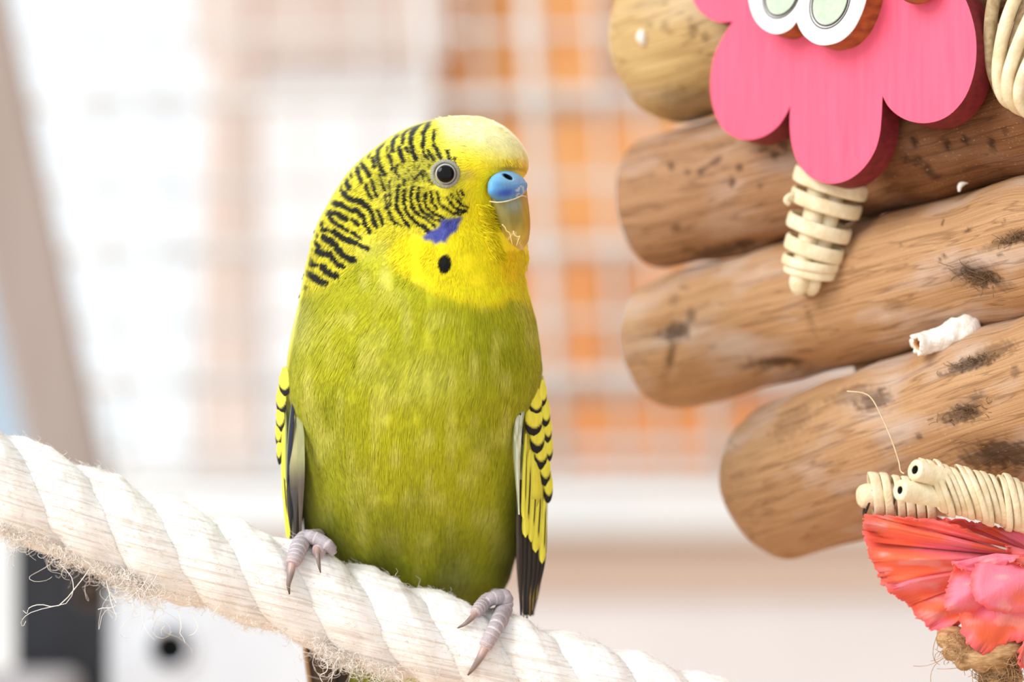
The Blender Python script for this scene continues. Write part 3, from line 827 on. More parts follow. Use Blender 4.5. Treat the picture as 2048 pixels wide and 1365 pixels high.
def dome(name, cx, cy, y0, rx, ry, rz, mat, colfn, parent=bird, nu=40, nv=20, tilt=0.0, back=0.35):
    """rounded cap bulging towards the camera; colfn(u, v) with u, v in -1..1"""
    uu = np.linspace(0, 1, nv); an = np.linspace(0, 2 * np.pi, nu, endpoint=False)
    lat = uu * (np.pi / 2 + back)
    A, Lr = np.meshgrid(an, lat, indexing='xy')
    u = np.sin(Lr) * np.cos(A); w = np.sin(Lr) * np.sin(A); h = np.cos(Lr)
    ur = u * math.cos(tilt) - w * math.sin(tilt); wr = u * math.sin(tilt) + w * math.cos(tilt)
    v_ = BW(cx + rx * ur, cy + ry * wr, y0 - rz * h)
    c_ = colfn(u, w)
    return mesh_obj(name, v_.reshape(-1, 3), grid_faces(nv, nu, wrap_v=True)[:, ::-1].copy(), mat, parent, col=c_.reshape(-1, 3))

# eye: glossy ball, pale iris, beaded skin ring
EX, EY = 891, 348
ey0 = float(body_front(EX, EY))
def eye_col(u, w):
    r = np.hypot(u, w)
    c = np.empty(u.shape + (3,)); c[:] = lin((10, 9, 9))
    c = mix(c, np.broadcast_to(lin((52, 40, 32)), c.shape), smooth01(0.66, 0.78, r) * 0.6)
    c = mix(c, np.broadcast_to(lin((176, 174, 172)), c.shape), smooth01(0.80, 0.86, r))
    c = mix(c, np.broadcast_to(lin((60, 56, 56)), c.shape), smooth01(0.93, 0.98, r))
    return c
eye = dome('eye', EX, EY, ey0 - 3.5, 21.5, 21.5, 14, M['eye'], eye_col, nu=64, nv=40, back=0.0)
eye['label'] = 'glossy black eye with a pale iris'
na, nb = 96, 14
aa = np.linspace(0, 2 * np.pi, na, endpoint=False); bb = np.linspace(0, 2 * np.pi, nb, endpoint=False)
A, Bq = np.meshgrid(aa, bb, indexing='ij')
bead = 1 + 0.05 * np.sin(A * 34)
R0 = 25.2 + 4.4 * np.cos(Bq) * bead
RX = EX + R0 * np.cos(A) * 1.03 - 0.5; RY = EY + R0 * np.sin(A)
v = BW(RX, RY, body_front(RX, RY) - 1.5 - 3.8 * np.sin(Bq) * bead)
cc = mix(np.broadcast_to(lin((138, 136, 116)), A.shape + (3,)), np.broadcast_to(lin((168, 165, 146)), A.shape + (3,)), 0.5 + 0.5 * np.sin(A * 34) * np.sin(Bq * 2))
er = mesh_obj('eye_ring', v.reshape(-1, 3), grid_faces(na, nb, wrap_v=True, wrap_u=True), M['eye_skin'], bird, col=cc.reshape(-1, 3))
er['label'] = 'beaded grey ring of bare skin round the eye'

# beak: hooked upper mandible, lower one tucked in the feathers
def beak_mesh():
    n, m = 40, 40
    t = np.linspace(0, 1, n)
    ctr = catmull([(1014, 388, -72), (1019, 410, -90), (1027, 445, -100), (1031, 475, -98), (1031, 497, -88), (1028, 516, -74)], n)
    wl = np.interp(t, [0, .25, .5, .7, .85, 1], [42, 38, 30, 22, 11, 2.5])
    wr = np.interp(t, [0, .25, .5, .7, .85, 1], [40, 37, 31, 25, 15, 2.5])
    dz = np.interp(t, [0, .3, .6, .85, 1], [60, 54, 42, 22, 4])
    a = np.linspace(0, 2 * np.pi, m, endpoint=False)
    ca, sa = np.cos(a), np.sin(a)
    X = ctr[:, 0, None] + np.where(ca > 0, wr[:, None], wl[:, None]) * ca[None]
    Z = ctr[:, 2, None] + 40 - dz[:, None] * sa[None]
    Z = Z - np.clip(1034 - X, 0, 60) * 0.95 * smooth01(-0.2, 0.4, sa)[None] * (1 - t[:, None]) ** 0.5
    Y = np.broadcast_to(ctr[:, 1, None], X.shape) - 8 * ca[None] * (1 - t[:, None])
    base = np.broadcast_to(lin((150, 138, 72)), X.shape + (3,))
    c = mix(base, np.broadcast_to(lin((150, 186, 178)), X.shape + (3,)), np.exp(-(((X - 1028) / 16) ** 2 + ((Y - 410) / 14) ** 2)) * 0.6)
    c = mix(c, np.broadcast_to(lin((196, 160, 40)), X.shape + (3,)), smooth01(1036, 1056, X) * 0.8)
    c = mix(c, np.broadcast_to(lin((206, 176, 70)), X.shape + (3,)), smooth01(440, 478, Y) * 0.8)
    c = mix(c, np.broadcast_to(lin((244, 216, 170)), X.shape + (3,)), smooth01(488, 508, Y) * 0.9)
    # flaking edge of the beak
    edge = np.exp(-((Y - (470 + 10 * np.sin(X / 5.0)) - (X - 1015) * 0.5) / 3.0) ** 2) * smooth01(1000, 1008, X) * (1 - smooth01(1040, 1048, X))
    c = mix(c, np.broadcast_to(lin((250, 226, 160)), X.shape + (3,)), edge * 0.8)
    fl = [tuple(q) for q in grid_faces(n, m, wrap_v=True)]
    fl.append(tuple(range((n - 1) * m, n * m))[::-1]); fl.append(tuple(range(m)))
    o = mesh_obj('beak', BW(X, Y, Z).reshape(-1, 3), fl, M['beak'], bird, col=c.reshape(-1, 3))
    o['label'] = 'hooked horn coloured beak with a flaking edge'
    # loose flakes at the beak's cutting edge
    for pts in ([(1004, 449), (1010, 455), (1013, 462), (1019, 466), (1022, 478), (1025, 490)], [(1027, 462), (1029, 470), (1036, 474), (1040, 472), (1036, 482), (1033, 492)]):
        q = catmull([(x, y, -118 + 0.12 * (y - 450)) for x, y in pts], 16)
        tube('beak_flake', BW(q[:, 0], q[:, 1], q[:, 2] - 34), np.linspace(1.2, 0.6, 16) * S, M['beak'], o, 6,
             colfn=lambda tt, vv: np.broadcast_to(lin((240, 214, 150)), (len(tt), 3)))
beak_mesh()

def cere_col(u, w):
    c = np.empty(u.shape + (3,)); c[:] = lin((100, 170, 222))
    c = mix(c, np.broadcast_to(lin((54, 88, 200)), c.shape), np.exp(-(((u + 0.10) / 0.6) ** 2 + ((w - 0.36) / 0.36) ** 2)) * 0.98)
    c = mix(c, np.broadcast_to(lin((150, 208, 232)), c.shape), np.exp(-(((u - 0.15) / 0.6) ** 2 + ((w + 0.55) / 0.3) ** 2)) * 0.7)
    fl = smooth01(0.52, 0.66, vnoise(u * 9 + 4, w * 9, 31)) * (smooth01(0.15, 0.6, u) * smooth01(-0.3, 0.3, w + 0.3) + smooth01(0.6, 0.85, w) * smooth01(0.0, 0.3, u))
    c = mix(c, np.broadcast_to(lin((206, 214, 226)), c.shape), np.clip(fl, 0, 1) * 0.8)
    c = mix(c, np.broadcast_to(lin((12, 14, 18)), c.shape), 1 - smooth01(0.75, 1.1, np.hypot((u * .82 + w * .57 + 0.33) / 0.30, (-u * .57 + w * .82 + 0.55) / 0.13)))
    return c
def cere_mesh():
    nv, nu = 36, 80
    lat = np.linspace(0, np.pi / 2 + 0.3, nv); an = np.linspace(0, 2 * np.pi, nu, endpoint=False)
    A, Lr = np.meshgrid(an, lat, indexing='xy')
    u = np.sin(Lr) * np.cos(A); w = np.sin(Lr) * np.sin(A); h = np.cos(Lr)
    flat = np.where(w > 0, 27, 34)
    X = 1015 + 40 * u + 2 * w; Y = 377 + flat * w - 6 * u * (w > -0.2) - 1
    Z = -138 + (X - 977) * 0.95 - 40 * h ** 0.8
    nos = 1 - smooth01(0.6, 1.15, np.hypot((u * .82 + w * .57 + 0.33) / 0.30, (-u * .57 + w * .82 + 0.55) / 0.13))
    Z = Z + 12 * nos
    c = cere_col(u, w)
    # pale rim where the cere meets the beak
    c = mix(c, np.broadcast_to(lin((226, 216, 190)), c.shape), smooth01(0.90, 0.97, w))
    o = mesh_obj('cere', BW(X, Y, Z).reshape(-1, 3), grid_faces(nv, nu, wrap_v=True)[:, ::-1].copy(), M['cere'], bird, col=c.reshape(-1, 3))
    o['label'] = 'waxy blue cere with a dark nostril'
    q = catmull([(979, 403, -150), (995, 405, -160), (1012, 403, -160), (1030, 398, -146), (1044, 392, -122), (1053, 394, -86)], 24)
    tube('cere_rim', BW(q[:, 0], q[:, 1], q[:, 2] + 1), 1.3 * S, M['beak'], o, 8, colfn=lambda tt, vv: np.broadcast_to(lin((220, 206, 166)), (len(tt), 3)))
cere_mesh()

# cheek feathers that overlap the beak, and crown tufts
def tuft(name, items, K=5):
    V = []; C = []; F = []
    for (x, y, z, dx, dy, dz, ln, wd, col) in items:
        i0 = len(V)
        for k in range(K):
            t = k / (K - 1)
            w_ = wd * (1 - t ** 2.2) + 0.1
            nx, ny = -dy, dx; nl = math.hypot(nx, ny) + 1e-6
            for s in (-1, 0, 1):
                V.append((x + dx * ln * t + nx / nl * w_ * s, y + dy * ln * t + ny / nl * w_ * s, z + dz * ln * t - (1.0 if s == 0 else 0)))
                C.append(col)
        for k in range(K - 1):
            a = i0 + 3 * k
            F += [(a, a + 1, a + 4, a + 3), (a + 1, a + 2, a + 5, a + 4)]
    V = np.array(V)
    o = mesh_obj(name, BW(V[:, 0], V[:, 1], V[:, 2]), np.array(F), M['barbs'], bird, col=np.array(C), normals=np.tile([-0.2, -0.9, 0.4], (len(V), 1)))
    o['kind'] = 'stuff'
    return o
its = []
for i in range(460):
    y = RS.uniform(408, 520); x = 976 + 0.26 * (y - 405) + RS.uniform(-26, 6)
    z = float(body_front(min(x, 1024), y)) - RS.uniform(1, 8)
    an = RS.normal(0.45 if y < 470 else 0.9, 0.2)
    its.append((x, y, z, math.cos(an), math.sin(an), -0.12, RS.uniform(8, 16), RS.uniform(0.35, 0.6), lin((254, 230, 18)) * RS.uniform(0.86, 1.05)))
for i in range(70):                                            # bristles above the cere
    x = RS.uniform(978, 1050); y = 346 - 14 * math.sqrt(max(0, 1 - ((x - 1015) / 40) ** 2)) - RS.uniform(-2, 6)
    its.append((x, y, -96 - RS.uniform(10, 34) + abs(x - 1010) * 0.5, RS.normal(-0.4, 0.5), -0.9, -0.1, RS.uniform(5, 16), 0.45,
                lin((190, 150, 40)) if RS.rand() < 0.25 else lin((246, 214, 30)) * RS.uniform(0.7, 1)))
tuft('face_tuft', its)
its = []
for i in range(130):
    x = RS.uniform(885, 990); yt = float(np.interp(x, BR[:12, 1], BR[:12, 0])) if x > 930 else 233 + (930 - x) ** 2 * 0.0022
    y = yt + abs(RS.normal(0, 10)) + 2
    b = lin((254, 248, 176)) if y < 275 else lin((252, 232, 60))
    its.append((x, y, float(body_front(x, min(max(y, 240), 330))) * RS.uniform(0.75, 1.0) - 1.5, -0.92, -0.32 if RS.rand() < 0.5 else -0.1, -0.05, RS.uniform(10, 22), RS.uniform(1.2, 3.0), b * RS.uniform(0.88, 1.05)))
for i in range(26):
    y = RS.uniform(470, 600); x = float(np.interp(y, BR[:, 0], BR[:, 1])) - RS.uniform(0, 6)
    its.append((x, y, RS.uniform(-40, 20), RS.normal(0.12, 0.1), 1, 0, RS.uniform(12, 26), RS.uniform(1, 2.2), lin((252, 220, 20)) * RS.uniform(0.85, 1)))
for i in range(30):
    y = RS.uniform(300, 600); x = float(np.interp(y, BL[:, 0], BL[:, 1])) + RS.uniform(0, 5)
    its.append((x, y, RS.uniform(-20, 20), -0.45, 0.9, 0, RS.uniform(6, 13), RS.uniform(0.8, 1.6), (lin((230, 220, 60)) if RS.rand() < 0.6 else lin((40, 40, 28)))))
tuft('loose_head_feathers', its)

# ---- wings: a folded wing shell and separate feathers lying on it
def feather(name, pts, wid, side, colfn, parent, n=22, m=9, camber=2.0, thick=1.2):
    """vane along pts [(px, py, y)], half width wid(t), spread along unit vector side (px, py, y)"""
    c = catmull(pts, n); t = np.linspace(0, 1, n); u = np.linspace(-1, 1, m)
    side = np.asarray(side, float); side /= np.linalg.norm(side)
    tg = np.gradient(c, axis=0); tg /= np.linalg.norm(tg, axis=1)[:, None]
    nr = np.cross(tg, side); nr /= np.linalg.norm(nr, axis=1)[:, None]
    nr *= np.where(nr[:, 2:3] > 0, -1, 1)
    wv = np.array([wid(q) for q in t])
    P = c[:, None] + side[None, None] * (u[None, :, None] * wv[:, None, None]) + nr[:, None] * (camber * (1 - u ** 2))[None, :, None]
    Pb = P - nr[:, None] * thick
    T, U = np.meshgrid(t, u, indexing='ij')
    C = colfn(U, T)
    V = np.concatenate([P.reshape(-1, 3), Pb.reshape(-1, 3)]); C = np.concatenate([C.reshape(-1, 3)] * 2)
    g = grid_faces(n, m); k = n * m
    F = [tuple(q) for q in g] + [tuple(q[::-1] + k) for q in g]
    rim = [i * m for i in range(n)] + [(n - 1) * m + j for j in range(1, m)] + [i * m + m - 1 for i in range(n - 2, -1, -1)] + [j for j in range(m - 2, 0, -1)]
    for a, b_ in zip(rim, rim[1:] + rim[:1]): F.append((a, a + k, b_ + k, b_))
    return mesh_obj(name, BW(V[:, 0], V[:, 1], V[:, 2]), F, M['vane'], parent, col=C)

YW = lin((236, 226, 76)); BK = lin((26, 27, 30)); GG = lin((140, 150, 104)); DK = lin((58, 50, 44)); TAN = lin((190, 152, 78))
def flat(c, U): return np.broadcast_to(np.asarray(c), U.shape + (3,)).copy()
def covert_col(U, T):
    c = flat(YW, U)
    return mix(c, flat(BK, U), smooth01(0.0, 0.07, T - (0.74 - 0.18 * U ** 2)))
def tongue_col(U, T):
    c = flat(YW, U)
    return mix(c, flat(BK, U), (1 - smooth01(0.16, 0.34, np.abs(U - 0.35))) * smooth01(0.15, 0.3, T) * (1 - smooth01(0.7, 0.82, T)))
def primary_col(edge):
    def fn(U, T):
        c = flat(DK, U)
        c = mix(c, flat(BK, U), smooth01(0.1, 0.5, U))
        return mix(c, flat(edge, U), smooth01(0.62, 0.86, -U))
    return fn
def rounded(w, t0=0.75):
    return lambda t: w * (min(1, 0.35 + 1.6 * t) if t < t0 else math.sqrt(max(0.0, 1 - ((t - t0) / (1 - t0)) ** 2)) + 0.02)
def pointed(w):
    return lambda t: w * (min(1, 0.5 + 1.5 * t)) * (1 - smooth01(0.6, 1.02, t) * 0.85)

def wing_shell(name, rows_, y_c, dep, colfn, label):
    r = np.asarray(rows_, float)
    yy = np.arange(r[0, 0], r[-1, 0] + 1, 6.0)
    l = np.interp(yy, r[:, 0], r[:, 1]); q = np.interp(yy, r[:, 0], r[:, 2])
    k = np.hanning(9); k /= k.sum()
    l = np.convolve(np.pad(l, 4, mode='edge'), k, 'valid'); q = np.convolve(np.pad(q, 4, mode='edge'), k, 'valid')
    m = 48; a = np.linspace(0, 2 * np.pi, m, endpoint=False)
    cx = (l + q) / 2; hw = np.maximum((q - l) / 2, 1.0)
    yc = np.interp(yy, [r[0, 0], r[-1, 0]], y_c); dp = np.interp(yy, [r[0, 0], (r[0, 0] + r[-1, 0]) / 2, r[-1, 0]], dep)
    X = cx[:, None] + hw[:, None] * np.cos(a)[None]; Z = yc[:, None] - dp[:, None] * np.sin(a)[None]
    Yp = np.broadcast_to(yy[:, None], X.shape)
    F = [tuple(z) for z in grid_faces(len(yy), m, wrap_v=True)] + [tuple(range(m)), tuple(range(len(yy) * m - 1, (len(yy) - 1) * m - 1, -1))]
    o = mesh_obj(name, BW(X, Yp, Z).reshape(-1, 3), F, M['vane'], bird, col=colfn(X, Yp).reshape(-1, 3))
    o['label'] = label
    return o
def shell_col_right(X, Y):
    c = np.broadcast_to(GG, X.shape + (3,)).copy()
    c = mix(c, np.broadcast_to(lin((214, 218, 190)), c.shape), smooth01(0.5, 0.7, vnoise(X / 5, Y / 40, 41)) * 0.8)
    c = mix(c, np.broadcast_to(YW, c.shape), smooth01(1044, 1054, X))
    c = mix(c, np.broadcast_to(olive, c.shape), 1 - smooth01(770, 830, Y))
    return mix(c, np.broadcast_to(DK, c.shape), smooth01(980, 1040, Y))
wr_ = wing_shell('wing', [(752, 1050, 1086), (800, 1032, 1092), (850, 1022, 1095), (950, 1023, 1096), (1050, 1029, 1094), (1120, 1032, 1088), (1180, 1036, 1080), (1236, 1046, 1066)],
                 (70, 130), (60, 105, 40), shell_col_right, 'folded wing on the bird\'s left side, scalloped yellow and black')
sideR = (0.80, 0.0, 0.60)
def yR(x): return -20 + (x - 1022) * 1.05          # the shell's front as it turns away
# primaries, lowest layer first
for i, (x0, x1, yt, e) in enumerate([(1040, 1042, 1232, (96, 84, 76)), (1048, 1047, 1238, (170, 150, 136)), (1058, 1054, 1240, (60, 66, 80)), (1068, 1060, 1234, (196, 160, 70)), (1077, 1066, 1222, (190, 160, 60)), (1085, 1074, 1200, (206, 176, 70))]):
    feather('primary_feather', [(x0, 960, yR(x0) - 8 - i), (x0 + 1, 1090, yR(x0) - 6 - i), (x1, yt, yR(x1) + 30 - i)], pointed(9.5), sideR, primary_col(lin(e)), wr_)
# leading edge
feather('marginal_feather', [(1052, 780, 0), (1040, 830, -46), (1034, 900, -58), (1038, 1030, -46)], pointed(10), sideR, lambda U, T: mix(flat(lin((170, 178, 140)), U), flat(lin((226, 230, 206)), U), smooth01(0.3, 0.7, vnoise(U * 3 + 5, T * 14, 43))), wr_)
feather('marginal_feather', [(1036, 800, -46), (1042, 850, -46), (1045, 890, -38)], pointed(5), sideR, lambda U, T: flat(lin((36, 40, 62)), U), wr_)
# long yellow secondaries with black centres
for i, (x0, y0, x1, y1, w) in enumerate([(1090, 985, 1084, 1128, 8), (1080, 960, 1071, 1106, 9.5), (1072, 930, 1062, 1085, 8), (1060, 900, 1051, 1076, 9.5), (1052, 868, 1047, 1040, 6)]):
    feather('secondary_feather', [(x0, y0, yR(x0) - 16 - 3 * i), ((x0 + x1) / 2, (y0 + y1) / 2, yR((x0 + x1) / 2) - 20 - 3 * i), (x1, y1, yR(x1) - 12 - 3 * i)], rounded(w, 0.85), sideR, tongue_col, wr_)
# scalloped coverts
for i, (x, y, w, ln) in enumerate([(1097, 985, 11, 66), (1091, 950, 13, 70), (1082, 916, 16, 72), (1098, 905, 10, 60), (1075, 884, 18, 70), (1096, 868, 10, 56), (1068, 850, 21, 66), (1092, 836, 11, 54), (1072, 814, 15, 56), (1086, 796, 10, 50)]):
    feather('covert_feather', [(x, y - ln * 0.72, yR(x) - 22 - 2 * i), (x, y - ln * 0.2, yR(x) - 28 - 2 * i), (x - 1, y + ln * 0.34, yR(x) - 24 - 2 * i)], rounded(w, 0.62), sideR, covert_col, wr_)

def shell_col_left(X, Y):
    c = np.broadcast_to(lin((152, 154, 104)), X.shape + (3,)).copy()
    c = mix(c, np.broadcast_to(lin((110, 122, 92)), c.shape), smooth01(0.45, 0.65, vnoise(X / 9, Y / 40, 44)) * 0.8)
    c = mix(c, np.broadcast_to(olive, c.shape), 1 - smooth01(770, 840, Y))
    return mix(c, np.broadcast_to(lin((104, 92, 82)), c.shape), smooth01(985, 1030, Y))
wl_ = wing_shell('wing', [(756, 566, 590), (800, 560, 596), (850, 558, 603), (900, 561, 606), (960, 566, 607), (1020, 572, 606), (1078, 578, 604), (1150, 590, 602)],
                 (60, 140), (50, 100, 50), shell_col_left, 'folded wing on the bird\'s right side, seen edge on')
sideL = (0.80, 0.0, -0.60)
def yL(x): return -20 + (606 - x) * 1.1
feather('flight_feather', [(594, 800, 10), (601, 870, -36), (602, 960, -44), (600, 1090, 0)], pointed(9), sideL, lambda U, T: mix(flat(lin((150, 150, 104)), U), flat(lin((92, 80, 72)), U), smooth01(.5, .7, T)), wl_)
feather('flight_feather', [(592, 800, 10), (590, 870, yL(590) - 6), (588, 960, yL(588) - 10), (590, 1090, yL(590) + 20)], pointed(12), sideL, lambda U, T: mix(flat(lin((176, 170, 122)), U), flat(lin((74, 68, 66)), U), smooth01(.45, .75, T)), wl_)
feather('flight_feather', [(588, 785, yL(588) - 14), (580, 880, yL(580) - 18), (574, 985, yL(574) - 10)], pointed(6), sideL, lambda U, T: mix(flat(lin((38, 42, 62)), U), flat(lin((140, 150, 110)), U), 1 - smooth01(-.75, -.35, U)), wl_)
feather('flight_feather', [(574, 920, yL(574) - 6), (578, 1000, yL(578) - 8), (582, 1082, yL(582) + 6)], pointed(7), sideL, primary_col(lin((190, 180, 120))), wl_)
feather('secondary_feather', [(564, 860, yL(564) - 12), (568, 960, yL(568) - 14), (577, 1082, yL(577))], rounded(6, .9), sideL, tongue_col, wl_)
feather('secondary_feather', [(570, 800, yL(570) - 16), (568, 880, yL(568) - 20), (570, 1010, yL(570) - 8)], rounded(7, .9), sideL, lambda U, T: mix(flat(YW, U), flat(GG, U), smooth01(0.3, 0.8, U)), wl_)
for i, (x, y, w, ln) in enumerate([(558, 910, 6, 60), (557, 876, 8, 62), (560, 846, 10, 64), (562, 810, 12, 64), (569, 774, 14, 56)]):
    feather('covert_feather', [(x, y - ln * .7, yL(x) - 20 - 2 * i), (x, y - ln * .2, yL(x) - 24 - 2 * i), (x + 1, y + ln * .34, yL(x) - 20 - 2 * i)], rounded(w, .62), sideL, covert_col, wl_)

# ---- tail below the rope
tail = None
def tail_col(a_, b_): return lambda U, T: mix(flat(lin(a_), U), flat(lin(b_), U), smooth01(0.35, 0.7, np.abs(U)))
tails = [((640, 1180, 190), (640, 1290, 195), (668, 1500, 230), 34, (92, 72, 54), (66, 52, 42)),
         ((612, 1180, 196), (618, 1290, 200), (645, 1500, 235), 14, (40, 38, 38), (206, 164, 116)),
         ((690, 1180, 186), (690, 1290, 190), (712, 1480, 226), 34, (60, 48, 40), (36, 32, 30)),
         ((604, 1190, 202), (611, 1290, 206), (634, 1460, 238), 8, (150, 146, 92), (206, 170, 110))]
tl0 = None
for i, (p0, p1, p2, w, ca, cb) in enumerate(tails):
    o = feather('tail_feather', [p0, p1, p2], (lambda w_: lambda t: w_ * (1 - 0.35 * t))(w), (1, 0, 0.1), tail_col(ca, cb), bird, n=14)
for i, (x, w, c) in enumerate([(735, 40, (120, 126, 40)), (790, 46, (150, 150, 60)), (845, 46, (196, 184, 80)), (760, 40, (132, 138, 50))]):
    feather('undertail_covert', [(x + 30, 1190, 165 - 3 * i), (x + 8, 1290, 150 - 3 * i), (x - 4, 1410, 165)], rounded(w, .7), (1, 0, 0.05), (lambda c_: lambda U, T: flat(lin(c_), U))(c), bird, n=14)

# ---- feet
SKIN = lin((172, 162, 168)); SKIN_P = lin((198, 174, 172))
def toe(foot, pts, rads, claw_pts, claw_r, base_tone=SKIN):
    """pts (px, py, lift above the rope); the last point carries the claw"""
    p = np.array([(x, y, float(rope_y(x, y, 0)) - l if l is not None else 0) for x, y, l in pts])
    n = 70
    c = catmull(p, n); t = np.linspace(0, 1, n)
    r = np.interp(t, np.linspace(0, 1, len(rads)), rads)
    scale = np.abs(np.sin(t * np.pi * len(pts) * 2.4))
    r = r * (0.89 + 0.13 * scale ** 0.5)
    path = BW(c[:, 0], c[:, 1], c[:, 2])
    def colf(tt, vv):
        s = np.abs(np.sin(tt * np.pi * len(pts) * 2.4))
        cc = mix(np.broadcast_to(lin((226, 214, 214)), (len(tt), 3)), np.broadcast_to(base_tone, (len(tt), 3)), smooth01(0.05, 0.4, s))
        return mix(cc, np.broadcast_to(SKIN_P, cc.shape), smooth01(0.6, 1.0, tt) * 0.5)
    # round the toe's end
    r[-6:] *= np.array([1, .97, .9, .8, .62, .35])
    o = tube('toe', path, r * S, M['toe'], foot, 20, colfn=colf)
    q = np.array([(x, y, float(rope_y(x, y, 0)) - l) for x, y, l in claw_pts])
    q = catmull(q, 24); tq = np.linspace(0, 1, 24)
    rr = claw_r * (1 - 0.82 * tq ** 1.3)
    tube('claw', BW(q[:, 0], q[:, 1], q[:, 2]), rr * S, M['claw'], foot, 12, ratio=1.0,
         colfn=lambda tt, vv: mix(mix(np.broadcast_to(lin((190, 156, 148)), (len(tt), 3)), np.broadcast_to(lin((138, 122, 116)), (len(tt), 3)), smooth01(0.1, 0.4, tt)), np.broadcast_to(lin((96, 80, 70)), (len(tt), 3)), smooth01(0.6, 0.95, tt)))
    return o
def foot(pts, rads):
    p = np.array(pts, float); c = catmull(p, 30)
    return tube('foot', BW(c[:, 0], c[:, 1], c[:, 2]), np.interp(np.linspace(0, 1, 30), np.linspace(0, 1, len(rads)), rads) * S, M['toe'], bird, 18,
                colfn=lambda tt, vv: mix(np.broadcast_to(lin((214, 202, 204)), (len(tt), 3)), np.broadcast_to(SKIN, (len(tt), 3)), smooth01(0.05, 0.4, np.abs(np.sin(tt * 34)))))
fl_ = foot([(668, 1108, -52), (656, 1092, -58), (636, 1080, -48), (620, 1074, -34), (640, 1070, 40)], (7, 13, 14, 14, 12))
toe(fl_, [(632, 1082, 4), (612, 1078, 12), (598, 1095, 14), (590, 1116, 12), (584, 1132, 10)], (15, 18, 18, 16, 13.5), [(585, 1126, 12), (581, 1150, 12), (577, 1170, 10), (579, 1189, 4)], 8.5)
toe(fl_, [(666, 1104, 20), (654, 1096, 26), (642, 1096, 32), (636, 1106, 28)], (12, 16, 17, 13), [(634, 1096, 46), (635, 1112, 42), (638, 1130, 28), (641, 1146, 10)], 6.8)
fr_ = foot([(975, 1204, -30), (985, 1198, -24), (1000, 1196, -14), (1006, 1198, 0), (990, 1190, 60)], (10, 14, 16, 16, 13))
toe(fr_, [(990, 1196, 6), (974, 1202, 10), (960, 1216, 12), (948, 1229, 10)], (14, 15, 14, 10), [(952, 1226, 10), (940, 1240, 12), (928, 1250, 10), (915, 1257, 5)], 6.8)
toe(fr_, [(992, 1196, 4), (1008, 1196, 10), (1007, 1222, 12), (994, 1250, 12), (980, 1276, 11), (968, 1300, 10)], (14, 17, 18, 16, 14.5, 13.5), [(970, 1297, 10), (959, 1318, 12), (946, 1338, 9), (936, 1351, 4)], 9)
